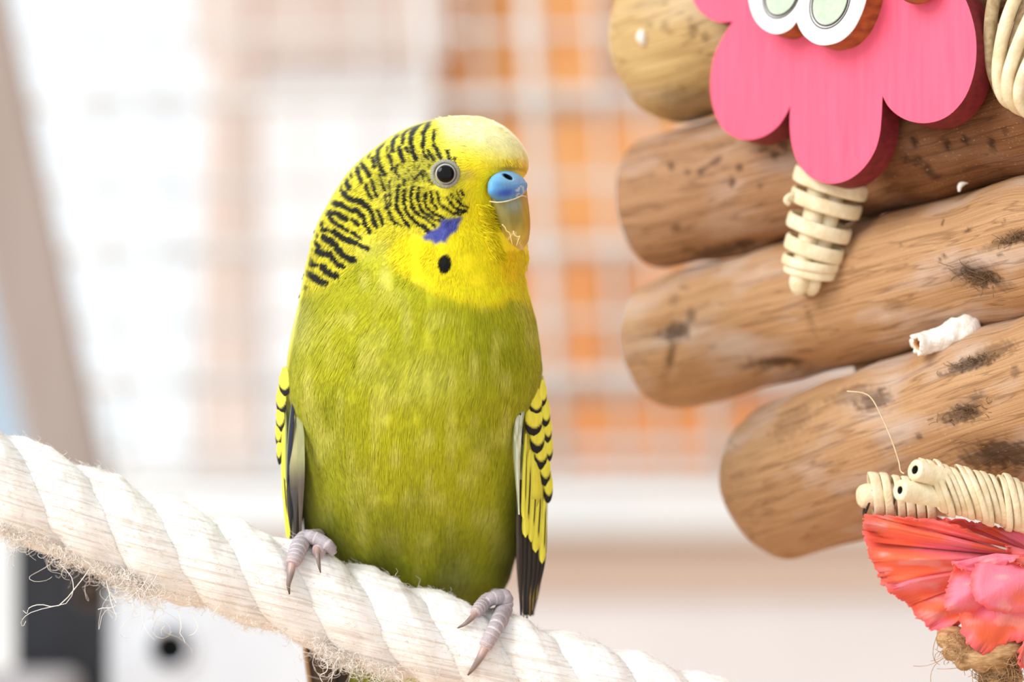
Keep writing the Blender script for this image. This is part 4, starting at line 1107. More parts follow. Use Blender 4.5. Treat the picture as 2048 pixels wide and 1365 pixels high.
# ------------------------------------------------------------------ hanging toy: driftwood logs on a cord
M['wood'] = None
def wood_mat(name, c_lo, c_hi, grey, greyamt):
    m, nt, b = new_mat(name); L = nt.links.new
    at = nt.nodes.new('ShaderNodeAttribute'); at.attribute_name = 'guv'
    cl = nt.nodes.new('ShaderNodeAttribute'); cl.attribute_name = 'Col'
    def noise(sc, d=4, dist=0.0):
        mp = nt.nodes.new('ShaderNodeMapping'); mp.inputs['Scale'].default_value = sc
        L(at.outputs['Vector'], mp.inputs['Vector'])
        n = nt.nodes.new('ShaderNodeTexNoise'); n.inputs['Scale'].default_value = 1; n.inputs['Detail'].default_value = d
        n.inputs['Distortion'].default_value = dist
        L(mp.outputs['Vector'], n.inputs['Vector']); return n
    grain = noise((34, 2400, 2400), 4, 0.0); crack = noise((26, 330, 330), 3, 0.2); big = noise((45, 110, 110), 4); pores = noise((1500, 2600, 2600), 2)
    r = nt.nodes.new('ShaderNodeValToRGB')
    r.color_ramp.elements[0].position = 0.36; r.color_ramp.elements[0].color = rgba(c_lo)
    r.color_ramp.elements[1].position = 0.62; r.color_ramp.elements[1].color = rgba(c_hi)
    L(grain.outputs['Fac'], r.inputs['Fac'])
    rg = nt.nodes.new('ShaderNodeValToRGB')
    rg.color_ramp.elements[0].position = 0.48; rg.color_ramp.elements[0].color = (0, 0, 0, 1)
    rg.color_ramp.elements[1].position = 0.68; rg.color_ramp.elements[1].color = (greyamt, greyamt, greyamt, 1)
    L(big.outputs['Fac'], rg.inputs['Fac'])
    mg = nt.nodes.new('ShaderNodeMix'); mg.data_type = 'RGBA'
    L(rg.outputs['Color'], mg.inputs[0]); L(r.outputs['Color'], mg.inputs[6]); mg.inputs[7].default_value = rgba(grey)
    mx = nt.nodes.new('ShaderNodeMix'); mx.data_type = 'RGBA'; mx.blend_type = 'MULTIPLY'; mx.inputs[0].default_value = 1
    L(mg.outputs[2], mx.inputs[6]); L(cl.outputs['Color'], mx.inputs[7])
    rp = nt.nodes.new('ShaderNodeValToRGB')
    rp.color_ramp.elements[0].position = 0.66; rp.color_ramp.elements[0].color = (0, 0, 0, 1)
    rp.color_ramp.elements[1].position = 0.74; rp.color_ramp.elements[1].color = (0.4, 0.4, 0.4, 1)
    L(pores.outputs['Fac'], rp.inputs['Fac'])
    mp_ = nt.nodes.new('ShaderNodeMix'); mp_.data_type = 'RGBA'
    L(rp.outputs['Color'], mp_.inputs[0]); L(mx.outputs[2], mp_.inputs[6]); mp_.inputs[7].default_value = rgba((230, 190, 140))
    L(mp_.outputs[2], b.inputs['Base Color'])
    rk = nt.nodes.new('ShaderNodeValToRGB'); ce = rk.color_ramp.elements
    ce[0].position = 0.478; ce[0].color = (1, 1, 1, 1); ce[1].position = 0.522; ce[1].color = (1, 1, 1, 1)
    ck = ce.new(0.5); ck.color = (0.55, 0.5, 0.46, 1)
    L(crack.outputs['Fac'], rk.inputs['Fac'])
    mk = nt.nodes.new('ShaderNodeMix'); mk.data_type = 'RGBA'; mk.blend_type = 'MULTIPLY'; mk.inputs[0].default_value = 0.8
    L(mp_.outputs[2], mk.inputs[6]); L(rk.outputs['Color'], mk.inputs[7]); L(mk.outputs[2], b.inputs['Base Color'])
    b.inputs['Roughness'].default_value = 0.72; b.inputs['Specular IOR Level'].default_value = 0.25
    bp = nt.nodes.new('ShaderNodeBump'); bp.inputs['Strength'].default_value = 0.45; bp.inputs['Distance'].default_value = 0.0004
    L(grain.outputs['Fac'], bp.inputs['Height'])
    L(bp.outputs['Normal'], b.inputs['Normal'])
    return m
M['wood_ochre'] = wood_mat('ochre_driftwood', (182, 148, 98), (200, 168, 116), (196, 172, 140), 0.7)
M['wood_brown'] = wood_mat('brown_driftwood', (148, 108, 76), (172, 130, 96), (182, 152, 134), 1.0)
M['wood_tan'] = wood_mat('tan_driftwood', (168, 126, 88), (186, 144, 104), (190, 164, 146), 1.0)

def logy(px): return 680 - 0.857 * (px - 1300)
def log(name, label, ctr, rad, mat, spots, dents=(), seed=0, end_round=0.5, group=None, bark_shade=None):
    """ctr: (px, py) along the axis; rad: radius in 0.1 mm there; spots: (px, py, rx, ry, angle, strength) stains on the near side"""
    n, m = 260, 150
    c = np.array([(x, y, logy(x)) for x, y in ctr], float)
    p = catmull(c, n); t = np.linspace(0, 1, n)
    r = np.interp(t, np.linspace(0, 1, len(rad)), rad)
    s = np.concatenate([[0], np.cumsum(np.linalg.norm(np.diff(p, axis=0), axis=1))])
    # rounded left end
    e = end_round * r[0]
    q = np.clip(s / e, 0, 1); prof = np.sqrt(np.maximum(1 - (1 - q) ** 2.6, 0.0)); prof[0] = 0.02
    r = r * prof
    tg = np.gradient(p, axis=0); tg /= np.linalg.norm(tg, axis=1)[:, None]
    up = np.array([0, -1.0, 0])[None] - tg * (-tg[:, 1])[:, None]; up /= np.linalg.norm(up, axis=1)[:, None]
    fr = np.cross(tg, up); fr *= np.where(fr[:, 2:3] > 0, -1, 1)
    a = np.linspace(0, 2 * np.pi, m, endpoint=False)
    A = a[None]; Sg = s[:, None]
    bump = (vnoise(Sg / 130 + seed, np.cos(A) * 1.6 + 9 + seed, 50) - 0.5) * 16 + (vnoise(Sg / 90 + seed, np.sin(A) * 2.2 + 30, 51) - 0.5) * 14
    bump = bump + (vnoise(Sg / 60, A * 14 / 6.28 * 3.0, 52 + seed) - 0.5) * 3.0 * np.sin(A / 2) ** 2
    R = r[:, None] + bump * np.clip(r[:, None] / 60, 0, 1)
    P = p[:, None] + up[:, None] * (R * np.cos(A))[..., None] + fr[:, None] * (R * np.sin(A))[..., None]
    front = np.clip(np.sin(A) * 3 + 0.6, 0, 1) + 0 * R
    C = np.ones(P.shape)
    for (x, y, rx, ry, an, st) in spots:
        dx = P[..., 0] - x; dy = P[..., 1] - y
        u = (dx * math.cos(an) + dy * math.sin(an)) / rx; v_ = (-dx * math.sin(an) + dy * math.cos(an)) / ry
        g = np.hypot(u, v_) + (vnoise(P[..., 0] / 5, P[..., 1] / 5, 60) - 0.5) * 0.7
        k = (1 - smooth01(0.45, 1.15, g)) * st * front
        C = mix(C, np.broadcast_to(np.array([0.16, 0.13, 0.11]), C.shape), k)
    if bark_shade is not None:                                       # right-hand part: barked brown, partly the flower's shade put into the colour
        k = smooth01(bark_shade - 40, bark_shade + 60, P[..., 0] + (vnoise(Sg / 40, A * 3, 61) - .5) * 120)
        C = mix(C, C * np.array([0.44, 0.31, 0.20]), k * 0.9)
    for (x, y, rx, ry, an, dp) in dents:
        dx = P[..., 0] - x; dy = P[..., 1] - y
        u = (dx * math.cos(an) + dy * math.sin(an)) / rx; v_ = (-dx * math.sin(an) + dy * math.cos(an)) / ry
        g = np.exp(-(u * u + v_ * v_)) * front
        P = P - (up[:, None] * np.cos(A)[..., None] + fr[:, None] * np.sin(A)[..., None]) * (g * dp)[..., None]
    e_ = empty(name, label, 'log', group)
    loc = W(p[n // 2, 0], p[n // 2, 1], p[n // 2, 2]); e_.location = tuple(loc)
    guv = np.stack([np.broadcast_to(Sg, R.shape) * S + seed, (np.cos(A) * r[:, None]) * S + seed * 0.3, (np.sin(A) * r[:, None]) * S], -1)
    fl = [tuple(z) for z in grid_faces(n, m, wrap_v=True)]
    fl.append(tuple(range(m))[::-1]); fl.append(tuple(range((n - 1) * m, n * m)))
    o = mesh_obj('trunk', (W(P[..., 0], P[..., 1], P[..., 2]) - loc).reshape(-1, 3), fl, mat, e_, col=C.reshape(-1, 3), guv=guv.reshape(-1, 3))
    import bmesh
    bm = bmesh.new(); bm.from_mesh(o.data); bmesh.ops.recalc_face_normals(bm, faces=bm.faces); bm.to_mesh(o.data); bm.free()
    def surf(x, y, lift=0.0):
        d = (P[..., 0] - x) ** 2 + (P[..., 1] - y) ** 2 + np.where(front > 0.5, 0, 1e9)
        i, j = np.unravel_index(np.argmin(d), d.shape)
        return P[i, j, 2] - lift
    return e_, loc, surf

logA, lA, sA = log('driftwood_log', 'ochre driftwood log behind the pink flower, topmost of the stack', [(1278, 92), (1340, 80), (1500, 40), (1800, -55), (2250, -190)], [160, 165, 165, 160, 160], M['wood_ochre'],
    [(1330, 52, 10, 14, .2, .35), (1386, 58, 12, 16, .2, .6), (1410, 74, 10, 13, .2, .5), (1300, 50, 8, 9, 0, .3), (1380, 205, 80, 40, -.2, .35), (1420, 235, 40, 20, 0, .5), (1350, 190, 40, 25, .3, .2)],
    [(1330, 120, 60, 14, -.15, 4)], 1, 0.62)
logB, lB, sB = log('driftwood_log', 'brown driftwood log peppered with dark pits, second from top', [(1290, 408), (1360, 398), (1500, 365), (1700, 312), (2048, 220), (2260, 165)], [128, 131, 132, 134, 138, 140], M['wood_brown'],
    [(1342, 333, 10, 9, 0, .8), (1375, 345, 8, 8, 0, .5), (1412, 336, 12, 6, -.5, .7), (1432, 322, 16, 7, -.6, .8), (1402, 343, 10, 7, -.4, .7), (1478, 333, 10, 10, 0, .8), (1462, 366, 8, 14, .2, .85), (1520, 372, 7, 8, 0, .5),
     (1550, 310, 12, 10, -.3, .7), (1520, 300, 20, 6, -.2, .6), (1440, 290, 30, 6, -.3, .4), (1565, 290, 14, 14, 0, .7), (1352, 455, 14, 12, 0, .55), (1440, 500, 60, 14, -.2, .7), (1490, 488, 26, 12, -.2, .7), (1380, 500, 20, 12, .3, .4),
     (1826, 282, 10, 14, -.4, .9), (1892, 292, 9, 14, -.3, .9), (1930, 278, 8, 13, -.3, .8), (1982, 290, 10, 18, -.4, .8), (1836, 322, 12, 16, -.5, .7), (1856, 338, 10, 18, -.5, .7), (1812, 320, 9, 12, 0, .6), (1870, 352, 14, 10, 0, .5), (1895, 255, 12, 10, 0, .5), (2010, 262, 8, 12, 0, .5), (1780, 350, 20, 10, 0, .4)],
    [(1462, 366, 10, 16, .2, 5), (1892, 292, 10, 15, -.3, 5), (1982, 290, 11, 18, -.4, 5), (1826, 282, 10, 14, -.4, 4)], 2, 0.36, bark_shade=1740)
logC, lC, sC = log('driftwood_log', 'tan driftwood log with a knot near its right side, third from top', [(1303, 690), (1370, 678), (1500, 645), (1800, 567), (2048, 500), (2260, 446)], [122, 128, 134, 138, 140, 142], M['wood_tan'],
    [(1345, 665, 34, 22, -.2, .85), (1382, 630, 10, 18, .2, .6), (1340, 710, 8, 40, .2, .6), (1560, 732, 60, 15, -.02, .85), (1500, 735, 30, 10, -.1, .5), (1348, 600, 12, 14, -.5, .35), (1368, 575, 12, 8, 0, .4), (1620, 640, 10, 40, -.3, .3), (1790, 612, 24, 16, 0, .3),
     (1962, 558, 34, 20, .15, .95), (1930, 545, 26, 14, .4, .6), (2000, 570, 30, 14, .2, .5), (1950, 550, 60, 34, .1, .35), (2020, 478, 40, 12, -.25, .8), (2048, 470, 40, 18, -.3, .8), (1990, 490, 40, 10, -.3, .45), (1935, 462, 10, 4, -.6, .9), (1885, 445, 3, 10, .2, .8), (1880, 520, 3, 14, .5, .8), (1888, 512, 6, 5, 0, .8),
     (2008, 445, 3, 10, .6, .7), (2000, 510, 12, 3, .1, .7), (1802, 490, 4, 4, 0, .5)],
    [(1345, 665, 38, 24, -.2, 14), (1560, 736, 66, 18, -.02, 14), (1965, 556, 40, 20, .15, 12), (2030, 474, 60, 16, -.25, 12), (1345, 720, 10, 40, .2, 8)], 3, 0.34)
logD, lD, sD = log('driftwood_log', 'tan driftwood log with a broad round end, lowest of the stack', [(1496, 985), (1560, 966), (1650, 939), (1800, 886), (2048, 802), (2260, 735)], [138, 152, 160, 166, 168, 168], M['wood_tan'],
    [(1742, 798, 44, 22, -.3, .75), (1700, 790, 60, 20, -.3, .4), (1920, 830, 48, 22, -.3, .8), (1950, 800, 26, 16, -.8, .5), (1945, 725, 60, 14, -.25, .85), (1900, 745, 40, 5, -.25, .7), (1990, 700, 50, 16, -.3, .5), (1838, 875, 8, 8, .3, .8), (1770, 880, 60, 6, -.4, .25), (1700, 850, 160, 4, -.35, .3), (1760, 900, 120, 3, -.3, .3),
     (2010, 915, 90, 34, .15, .85), (1960, 925, 60, 20, .1, .7), (2030, 745, 12, 18, 0, .5), (1580, 850, 60, 26, -.6, .3), (1880, 930, 3, 14, .2, .6)],
    [(1742, 800, 50, 26, -.3, 14), (1920, 828, 54, 26, -.3, 14), (1945, 726, 70, 16, -.25, 10), (2010, 915, 110, 36, .15, 18)], 4, 0.66)

# pale fibre tufts caught in the knots of the logs
M['dry_fibre'] = pmat('dry_plant_fibre', (96, 72, 50), 0.9, (140, 108, 76), (900, 900, 900))
def knot_fibres(parent, loc, surf, cx, cy, rx, ry, an, N, ln):
    P = np.zeros((N, 6, 3))
    for i in range(N):
        u, v_ = RS.normal(0, .5, 2)
        x = cx + rx * u * math.cos(an) - ry * v_ * math.sin(an); y = cy + rx * u * math.sin(an) + ry * v_ * math.cos(an)
        d = RS.uniform(0, 2 * np.pi); cu = RS.normal(0, 0.5); z = surf(x, y) - 1
        for k in range(6):
            P[i, k] = (x, y, z - 6 * math.sin(k / 5 * 3.0)); x += math.cos(d) * ln / 5; y += math.sin(d) * ln / 5 * 0.7; d += cu * 0.5; z -= 1.0
    o = fibres('knot_fibre', W(P[..., 0], P[..., 1], P[..., 2]) - loc, np.full((N, 6), 0.7 * S), M['dry_fibre'], parent); o['kind'] = 'stuff'
knot_fibres(logC, lC, sC, 1955, 556, 36, 14, .3, 60, 34)
knot_fibres(logC, lC, sC, 2030, 474, 40, 10, -.3, 30, 26)
knot_fibres(logD, lD, sD, 1930, 826, 46, 14, -.3, 46, 22)
knot_fibres(logD, lD, sD, 1945, 724, 50, 8, -.25, 46, 14)

# cord the logs hang on
M['jute'] = pmat('jute_twine', (206, 168, 122), 0.9, (160, 120, 80), (500, 500, 1600), 4, 0.8, (700, 700, 2200))
cord_path = W(np.linspace(1738, 1734, 20), np.linspace(-260, 1000, 20), logy(1735) + 40 * np.ones(20))
hc = empty('hanging_cord', 'jute cord threaded through the driftwood logs, seen in the gap between the lower two', 'cord')
hc.location = tuple(cord_path[10])
for k in range(3):
    z = np.linspace(0, 1, 160); cp = np.stack([np.interp(z, np.linspace(0, 1, 20), cord_path[:, i]) for i in range(3)], 1)
    cp = cp + 14 * S * np.stack([np.cos(z * 60 + 2.09 * k), np.sin(z * 60 + 2.09 * k), 0 * z], 1) - np.array(hc.location)
    tube('strand', cp, 16 * S, M['jute'], hc, 10)

# ---- pink wooden flower
M['pink'] = pmat('pink_stained_wood', (238, 88, 120), 0.55, (242, 98, 130), (700, 700, 60), 4, 0.10, (2500, 2500, 200), contrast=(0.3, 0.7))
M['pink_edge'] = pmat('pink_edge_stain_shade', (132, 36, 46), 0.6, (108, 30, 36), (500, 500, 900), 4, 0.1)  # deeper edge stain, with some of the sides' shade put into it
def fly(px, off=0): return 52 + 0.857 * (1700 - np.asarray(px, float)) + off
def extr(pts_w, depth):
    d = np.array([0.647, 0.752, -0.12]); d /= np.linalg.norm(d)
    return pts_w + d * depth * S
def smooth_outline(segs, n):
    return np.vstack([catmull(s, n)[:-1] for s in segs])
fo = smooth_outline([
    [(1465, 43), (1440, 45), (1418, 37), (1399, 22), (1386, 0), (1380, -30), (1388, -62), (1412, -84), (1440, -95)],
    [(1440, -95), (1420, -135), (1416, -190), (1445, -236), (1500, -258), (1560, -246), (1605, -212), (1625, -170)],
    [(1625, -170), (1650, -215), (1700, -246), (1765, -250), (1825, -215), (1850, -160), (1848, -120), (1832, -88)],
    [(1832, -88), (1868, -84), (1905, -50), (1932, 0), (1948, 50), (1953, 95), (1949, 142), (1934, 188), (1910, 221), (1882, 240), (1850, 247), (1820, 243), (1795, 231), (1776, 213), (1765, 193)],
    [(1765, 193), (1763, 235), (1759, 272), (1748, 306), (1726, 338), (1697, 360), (1666, 368), (1640, 364), (1615, 350), (1595, 325), (1583, 290), (1579, 250), (1580, 212)],
    [(1580, 212), (1572, 230), (1555, 254), (1530, 272), (1502, 280), (1475, 277), (1450, 262), (1431, 232), (1421, 190), (1421, 150), (1428, 112), (1444, 76), (1465, 43)]], 44)
ff = W(fo[:, 0], fo[:, 1], fly(fo[:, 0]))
flower = empty('wooden_flower', 'pink painted wooden flower cutout hanging on the driftwood logs', 'flower')
flower.location = tuple(ff.mean(0)); floc = np.array(flower.location)
prism('flower_board', ff - floc, extr(ff, 66) - floc, M['pink'], flower, bev=0.00025, side_mat=M['pink_edge'])

M['white_paint'] = pmat('matt_white_paint', (248, 248, 248), 0.6, (240, 240, 240), (1500, 1500, 1500), 3, 0.1)
M['raw_wood'] = pmat('reddish_raw_wood', (168, 102, 48), 0.6, (136, 76, 34), (300, 300, 900), 4, 0.1)
M['mint'] = pmat('pale_mint_paint', (196, 212, 190), 0.65, (182, 200, 176), (900, 900, 900), 4, 0.15)
M['ink'] = pmat('dark_ink', (40, 32, 28), 0.6, (60, 48, 40), (2000, 2000, 2000))
bo = smooth_outline([
    [(1593, 42), (1582, 56), (1564, 66), (1545, 67), (1525, 57), (1510, 40), (1500, 15), (1496, -15), (1502, -55), (1525, -90), (1560, -106), (1600, -96)],
    [(1600, -96), (1650, -122), (1700, -108), (1728, -70), (1735, -25), (1730, 5), (1720, 33), (1704, 61), (1680, 82), (1652, 90), (1630, 87), (1611, 74), (1600, 59), (1593, 42)]], 60)
bf = W(bo[:, 0], bo[:, 1], fly(bo[:, 0], -72))
bfly = empty('wooden_wing_cutout', 'white painted two-lobed wooden cutout with pale green ovals, on the pink flower', 'ornament')
bfly.location = tuple(bf.mean(0)); bloc = np.array(bfly.location)
prism('board', extr(bf, 3) - bloc, extr(bf, 70) - bloc, M['raw_wood'], bfly, bev=0.0002)
prism('white_face', bf - bloc, extr(bf, 3) - bloc, M['white_paint'], bfly)
for (cx, cy, rx, ry, an) in ((1563, -12, 31, 45, .38), (1660, 3, 34, 50, .36)):
    a = np.linspace(0, 2 * np.pi, 48, endpoint=False)
    def ell(k, off):
        u = k * rx * np.cos(a); w_ = k * ry * np.sin(a)
        x = cx + u * math.cos(an) - w_ * math.sin(an); y = cy + u * math.sin(an) + w_ * math.cos(an)
        return W(x, y, fly(x, -72 + off)) - bloc
    prism('green_oval', ell(0.93, -2.0), ell(0.93, 1), M['mint'], bfly)
    pth = ell(1.0, -1.5); pth = np.vstack([pth, pth[:1]]); tube('outline_ring', pth, 1.6 * S, M['ink'], bfly, 6, caps=False)
    pth = ell(1.12, -0.6); pth = np.vstack([pth, pth[:1]]); tube('outline_ring', pth, 1.4 * S, M['ink'], bfly, 6, caps=False)
bead = mesh_obj('wooden_bead', *(lambda q: (q[0], q[1]))(tube_data(W(np.linspace(1800, 1870, 16), np.full(16, -30.0), fly(np.linspace(1800, 1870, 16), -34)), np.sqrt(np.maximum(1 - np.linspace(-.97, .97, 16) ** 2, 0)) * 38 * S, 24)), M['raw_wood'])
tag(bead, 'brown wooden bead at the top edge, right of the white cutout', 'bead')

# ---- rattan pieces
M['rattan'] = pmat('peeled_rattan', (242, 228, 196), 0.5, (222, 200, 158), (400, 400, 400), 4, 0.5, (1500, 1500, 1500), contrast=(.3, .7), spec=0.35)
M['rattan_dark'] = pmat('rattan_pith', (190, 168, 130), 0.8, (160, 134, 98), (800, 800, 800))
def strip_ring(name, c, h, dvec, axis, wid, thk, mat, parent, loc, a0=0.0, a1=2 * np.pi, n=60, slip=0.0):
    """flat band bent round an axis: centre c, half axes h and dvec (px, py, y), band width along axis"""
    a = np.linspace(a0, a1, n)
    c, h, dvec, axis = [np.asarray(q, float) for q in (c, h, dvec, axis)]
    ctr = c + np.cos(a)[:, None] * h + np.sin(a)[:, None] * dvec + (a / (2 * np.pi))[:, None] * slip * axis
    out = np.cos(a)[:, None] * h / np.linalg.norm(h) + np.sin(a)[:, None] * dvec / np.linalg.norm(dvec)
    m = 14; b = np.linspace(0, 2 * np.pi, m, endpoint=False)
    ew = np.sign(np.cos(b)) * np.abs(np.cos(b)) ** 0.6 * wid; et = np.sign(np.sin(b)) * np.abs(np.sin(b)) ** 0.8 * thk
    P = ctr[:, None] + axis[None, None] * ew[None, :, None] + out[:, None] * et[None, :, None]
    F = [tuple(q) for q in grid_faces(n, m, wrap_v=True)] + [tuple(range(m))[::-1], tuple(range((n - 1) * m, n * m))]
    o = mesh_obj(name, (W(P[..., 0], P[..., 1], P[..., 2]) - loc).reshape(-1, 3), F, mat, parent)
    import bmesh
    bm = bmesh.new(); bm.from_mesh(o.data); bmesh.ops.recalc_face_normals(bm, faces=bm.faces); bm.to_mesh(o.data); bm.free()
    return o
rp = empty('rattan_pendant', 'cream rattan stick bundle bound with flat strips, hanging under the pink flower', 'rattan bundle')
rp.location = tuple(W(1640, 440, 190)); rl = np.array(rp.location)
for (x0, x1, z, r0) in ((1648, 1596, 172, 21), (1690, 1622, 182, 20), (1664, 1610, 215, 20)):
    p = catmull([(x0, 300, z), ((x0 + x1) / 2 + 4, 430, z), (x1 + 6, 545, z + 4), (x1, 592, z + 6)], 40)
    r = r0 * np.interp(np.linspace(0, 1, 40), [0, .8, .93, 1], [1, 1, .72, .25])
    tube('stick', W(p[:, 0], p[:, 1], p[:, 2]) - rl, r * S, M['rattan'] if z < 200 else M['rattan_dark'], rp, 14)
ax = np.array([-0.26, 0.965, 0.0])
for (l, r, wd) in (((1590, 344), (1734, 388), 16), ((1584, 386), (1720, 426), 15), ((1577, 436), (1699, 474), 15), ((1573, 480), (1684, 514), 15), ((1567, 516), (1675, 536), 10), ((1571, 534), (1668, 552), 9)):
    l = np.array([*l, 190.0]); r = np.array([*r, 190.0]); c = (l + r) / 2; h = (r - l) / 2
    hl = np.linalg.norm(h)
    strip_ring('binding_strip', c + np.array([0, 0, 0]), h * 0.97, np.array([0, 8, -hl * 0.72]), ax, wd, 5, M['rattan'], rp, rl)
p = catmull([(1588, 388, 170), (1576, 394, 160), (1572, 402, 158), (1578, 408, 162)], 10)
tube('strip_end', W(p[:, 0], p[:, 1], p[:, 2]) - rl, 6 * S, M['rattan'], rp, 8)

rc = empty('rattan_coil', 'cream rattan strands coiled beside the right edge of the pink flower', 'rattan bundle')
rc.location = tuple(W(2060, 80, -60)); rcl = np.array(rc.location)
for i, pts in enumerate([[(2110, -150, -60), (2048, -40, -150), (2014, 40, -170), (1999, 110, -170), (1997, 160, -166), (2008, 194, -156), (2030, 208, -130), (2060, 214, -90)],
                         [(2140, -110, -70), (2078, 0, -176), (2040, 80, -192), (2018, 146, -190), (2016, 184, -184), (2028, 208, -170), (2050, 220, -140), (2080, 226, -90)],
                         [(2170, -60, -80), (2104, 44, -190), (2066, 110, -206), (2044, 160, -204), (2040, 196, -196), (2052, 220, -180), (2074, 232, -150), (2100, 236, -90)],
                         [(2080, -190, -60), (2010, -70, -130), (1986, 10, -140), (1980, 90, -136), (1986, 140, -130), (2000, 180, -110)]]):
    p = catmull(pts, 50)
    tube('strand', W(p[:, 0], p[:, 1], p[:, 2]) - rcl, 15 * S, M['rattan'] if i < 3 else M['rattan_dark'], rc, 14, ratio=0.8)
p = catmull([(2120, -80, -60), (2066, 60, -110), (2050, 150, -110), (2070, 200, -90)], 30)
tube('stick', W(p[:, 0], p[:, 1], p[:, 2]) - rcl, 40 * S, M['rattan_dark'], rc, 14)

def hollow_stick(p0, p1, r, hole, parent, loc, mat):
    a = np.array(p0, float); b = np.array(p1, float); ax_ = (b - a) / np.linalg.norm(b - a)
    n = 24; an = np.linspace(0, 2 * np.pi, n, endpoint=False)
    u = np.cross(ax_, [0, 0, 1.0]); u /= np.linalg.norm(u); w_ = np.cross(ax_, u)
    prof = [(hole * 0.6, 30), (hole, 26), (hole, 1.5), (hole + 1.5, 0), (r - 3, 0), (r, 3), (r, np.linalg.norm(b - a))]
    P = np.array([[a + ax_ * d + (u * math.cos(q) + w_ * math.sin(q)) * rr for q in an] for rr, d in prof])
    F = [tuple(q) for q in grid_faces(len(prof), n, wrap_v=True)] + [tuple(range(n)), tuple(range((len(prof) - 1) * n, len(prof) * n))[::-1]]
    o = mesh_obj('stick', (W(P[..., 0], P[..., 1], P[..., 2]) - loc).reshape(-1, 3), F, mat, parent)
    o.data.materials.append(M['hole_dark'])
    for pl in list(o.data.polygons)[:n * 2] + [o.data.polygons[len(F) - 2]]: pl.material_index = 1
    return o
r1 = empty('rattan_bundle', 'two hollow rattan sticks bound with cream strips above the coral flower', 'rattan bundle')
r1.location = tuple(W(1950, 990, -90)); l1 = np.array(r1.location)
hollow_stick((1829, 940, -215), (1990, 990, -60), 22, 9, r1, l1, M['rattan'])
hollow_stick((1799, 981, -225), (1980, 1010, -70), 22, 8, r1, l1, M['rattan'])
ax1 = np.array([0.965, 0.24, 0.1])
for i in range(15):
    t = i / 14
    c = np.array([1866 + 200 * t, 972 + 46 * t + 3 * math.sin(i * 2.1), -142 + 50 * t + RS.uniform(-3, 3)])
    tl = 0.75 - 0.25 * t if i < 7 else 0.35 + RS.uniform(-.2, .2)
    hgt = 52 + 3 * math.sin(i * 1.3)
    h = np.array([-hgt * 0.55 * tl, -hgt, 0]); 
    strip_ring('binding_strip', c, h, np.array([hgt * .15, 0, -hgt * 0.98]), ax1, 6.8 + RS.uniform(-.6, 1.5), 4, M['rattan'], r1, l1)
r2 = empty('rattan_bundle', 'short bound rattan stub behind the hollow sticks, its pale end to the left', 'rattan bundle')
r2.location = tuple(W(1780, 990, -30)); l2 = np.array(r2.location)
p = catmull([(1716, 994, -20), (1780, 992, -10), (1900, 1010, 10)], 24)
r_ = np.interp(np.linspace(0, 1, 24), [0, .04, .12, 1], [16, 22, 25, 26])
tube('stick', W(p[:, 0], p[:, 1], p[:, 2]) - l2, r_ * S, M['rattan'], r2, 16)
for i, (x, y, w_, hh) in enumerate([(1752, 990, 11, 42), (1773, 992, 9, 43), (1797, 996, 8, 42), (1816, 998, 9, 42), (1836, 1000, 9, 40), (1857, 1004, 9, 40)]):
    strip_ring('binding_strip', (x, y, -8), np.array([-6, -hh, 0]), np.array([4, 0, -hh * .7]), np.array([.99, .1, .1]), w_, 4, M['rattan'], r2, l2)
for x in (1738, 1787):
    strip_ring('dark_thread', (x, 994, -8), np.array([10, -36, 0]), np.array([4, 0, -30]), np.array([.99, .1, .1]), 2.5, 2.5, M['ink'], r2, l2)

# ---- white pith piece wedged between the lower logs
M['pith'] = pmat('white_pith', (250, 246, 240), 0.85, (232, 222, 208), (700, 700, 700), 4, 0.8, (1600, 1600, 1600))
pith = empty('pith_piece', 'white chewed pith tube wedged between the two lower logs', 'chew')
pith.location = tuple(W(1890, 675, -10)); pl_ = np.array(pith.location)
zc = float(sC(1890, 640)) - 6
n, m = 40, 40
cp = catmull([(1836, 689, zc - 30), (1860, 684, zc - 18), (1900, 672, zc - 12), (1930, 660, zc - 8), (1950, 655, zc + 6)], n)
rr_ = np.interp(np.linspace(0, 1, n), [0, .1, .25, .5, .8, .95, 1], [22, 23, 22, 28, 31, 26, 16])
tg_ = np.gradient(cp, axis=0); tg_ /= np.linalg.norm(tg_, axis=1)[:, None]
u_ = np.array([[0.25, 0.97, 0]]) + 0 * tg_; u_ -= tg_ * (u_ * tg_).sum(1)[:, None]; u_ /= np.linalg.norm(u_, axis=1)[:, None]
w2 = np.cross(tg_, u_); an = np.linspace(0, 2 * np.pi, m, endpoint=False)
rad2 = rr_[:, None] * (1 + (vnoise(np.arange(n)[:, None] / 4.0, an[None] * 2.2, 70) - .5) * 0.28)
P = cp[:, None] + rad2[..., None] * (np.cos(an)[None, :, None] * u_[:, None] + np.sin(an)[None, :, None] * w2[:, None])
P[0] -= tg_[0] * (vnoise(an * 5, an * 0, 71) * 10)[:, None]
inner = cp[0] + (P[0] - cp[0]) * 0.55; deep = cp[4] + (P[0] - cp[0]) * 0.45
V = np.concatenate([deep[None], inner[None], P])
F = [tuple(q) for q in grid_faces(n + 2, m, wrap_v=True)] + [tuple(range(m)), tuple(range((n + 1) * m, (n + 2) * m))]
po = mesh_obj('pith_tube', (W(V[..., 0], V[..., 1], V[..., 2]) - pl_).reshape(-1, 3), F, M['pith'], pith)
po.data.materials.append(pmat('tan_pith_core', (224, 176, 124), 0.8, (200, 150, 100), (1200, 1200, 1200)))
for q in list(po.data.polygons)[:m] + [po.data.polygons[len(F) - 2]]: q.material_index = 1
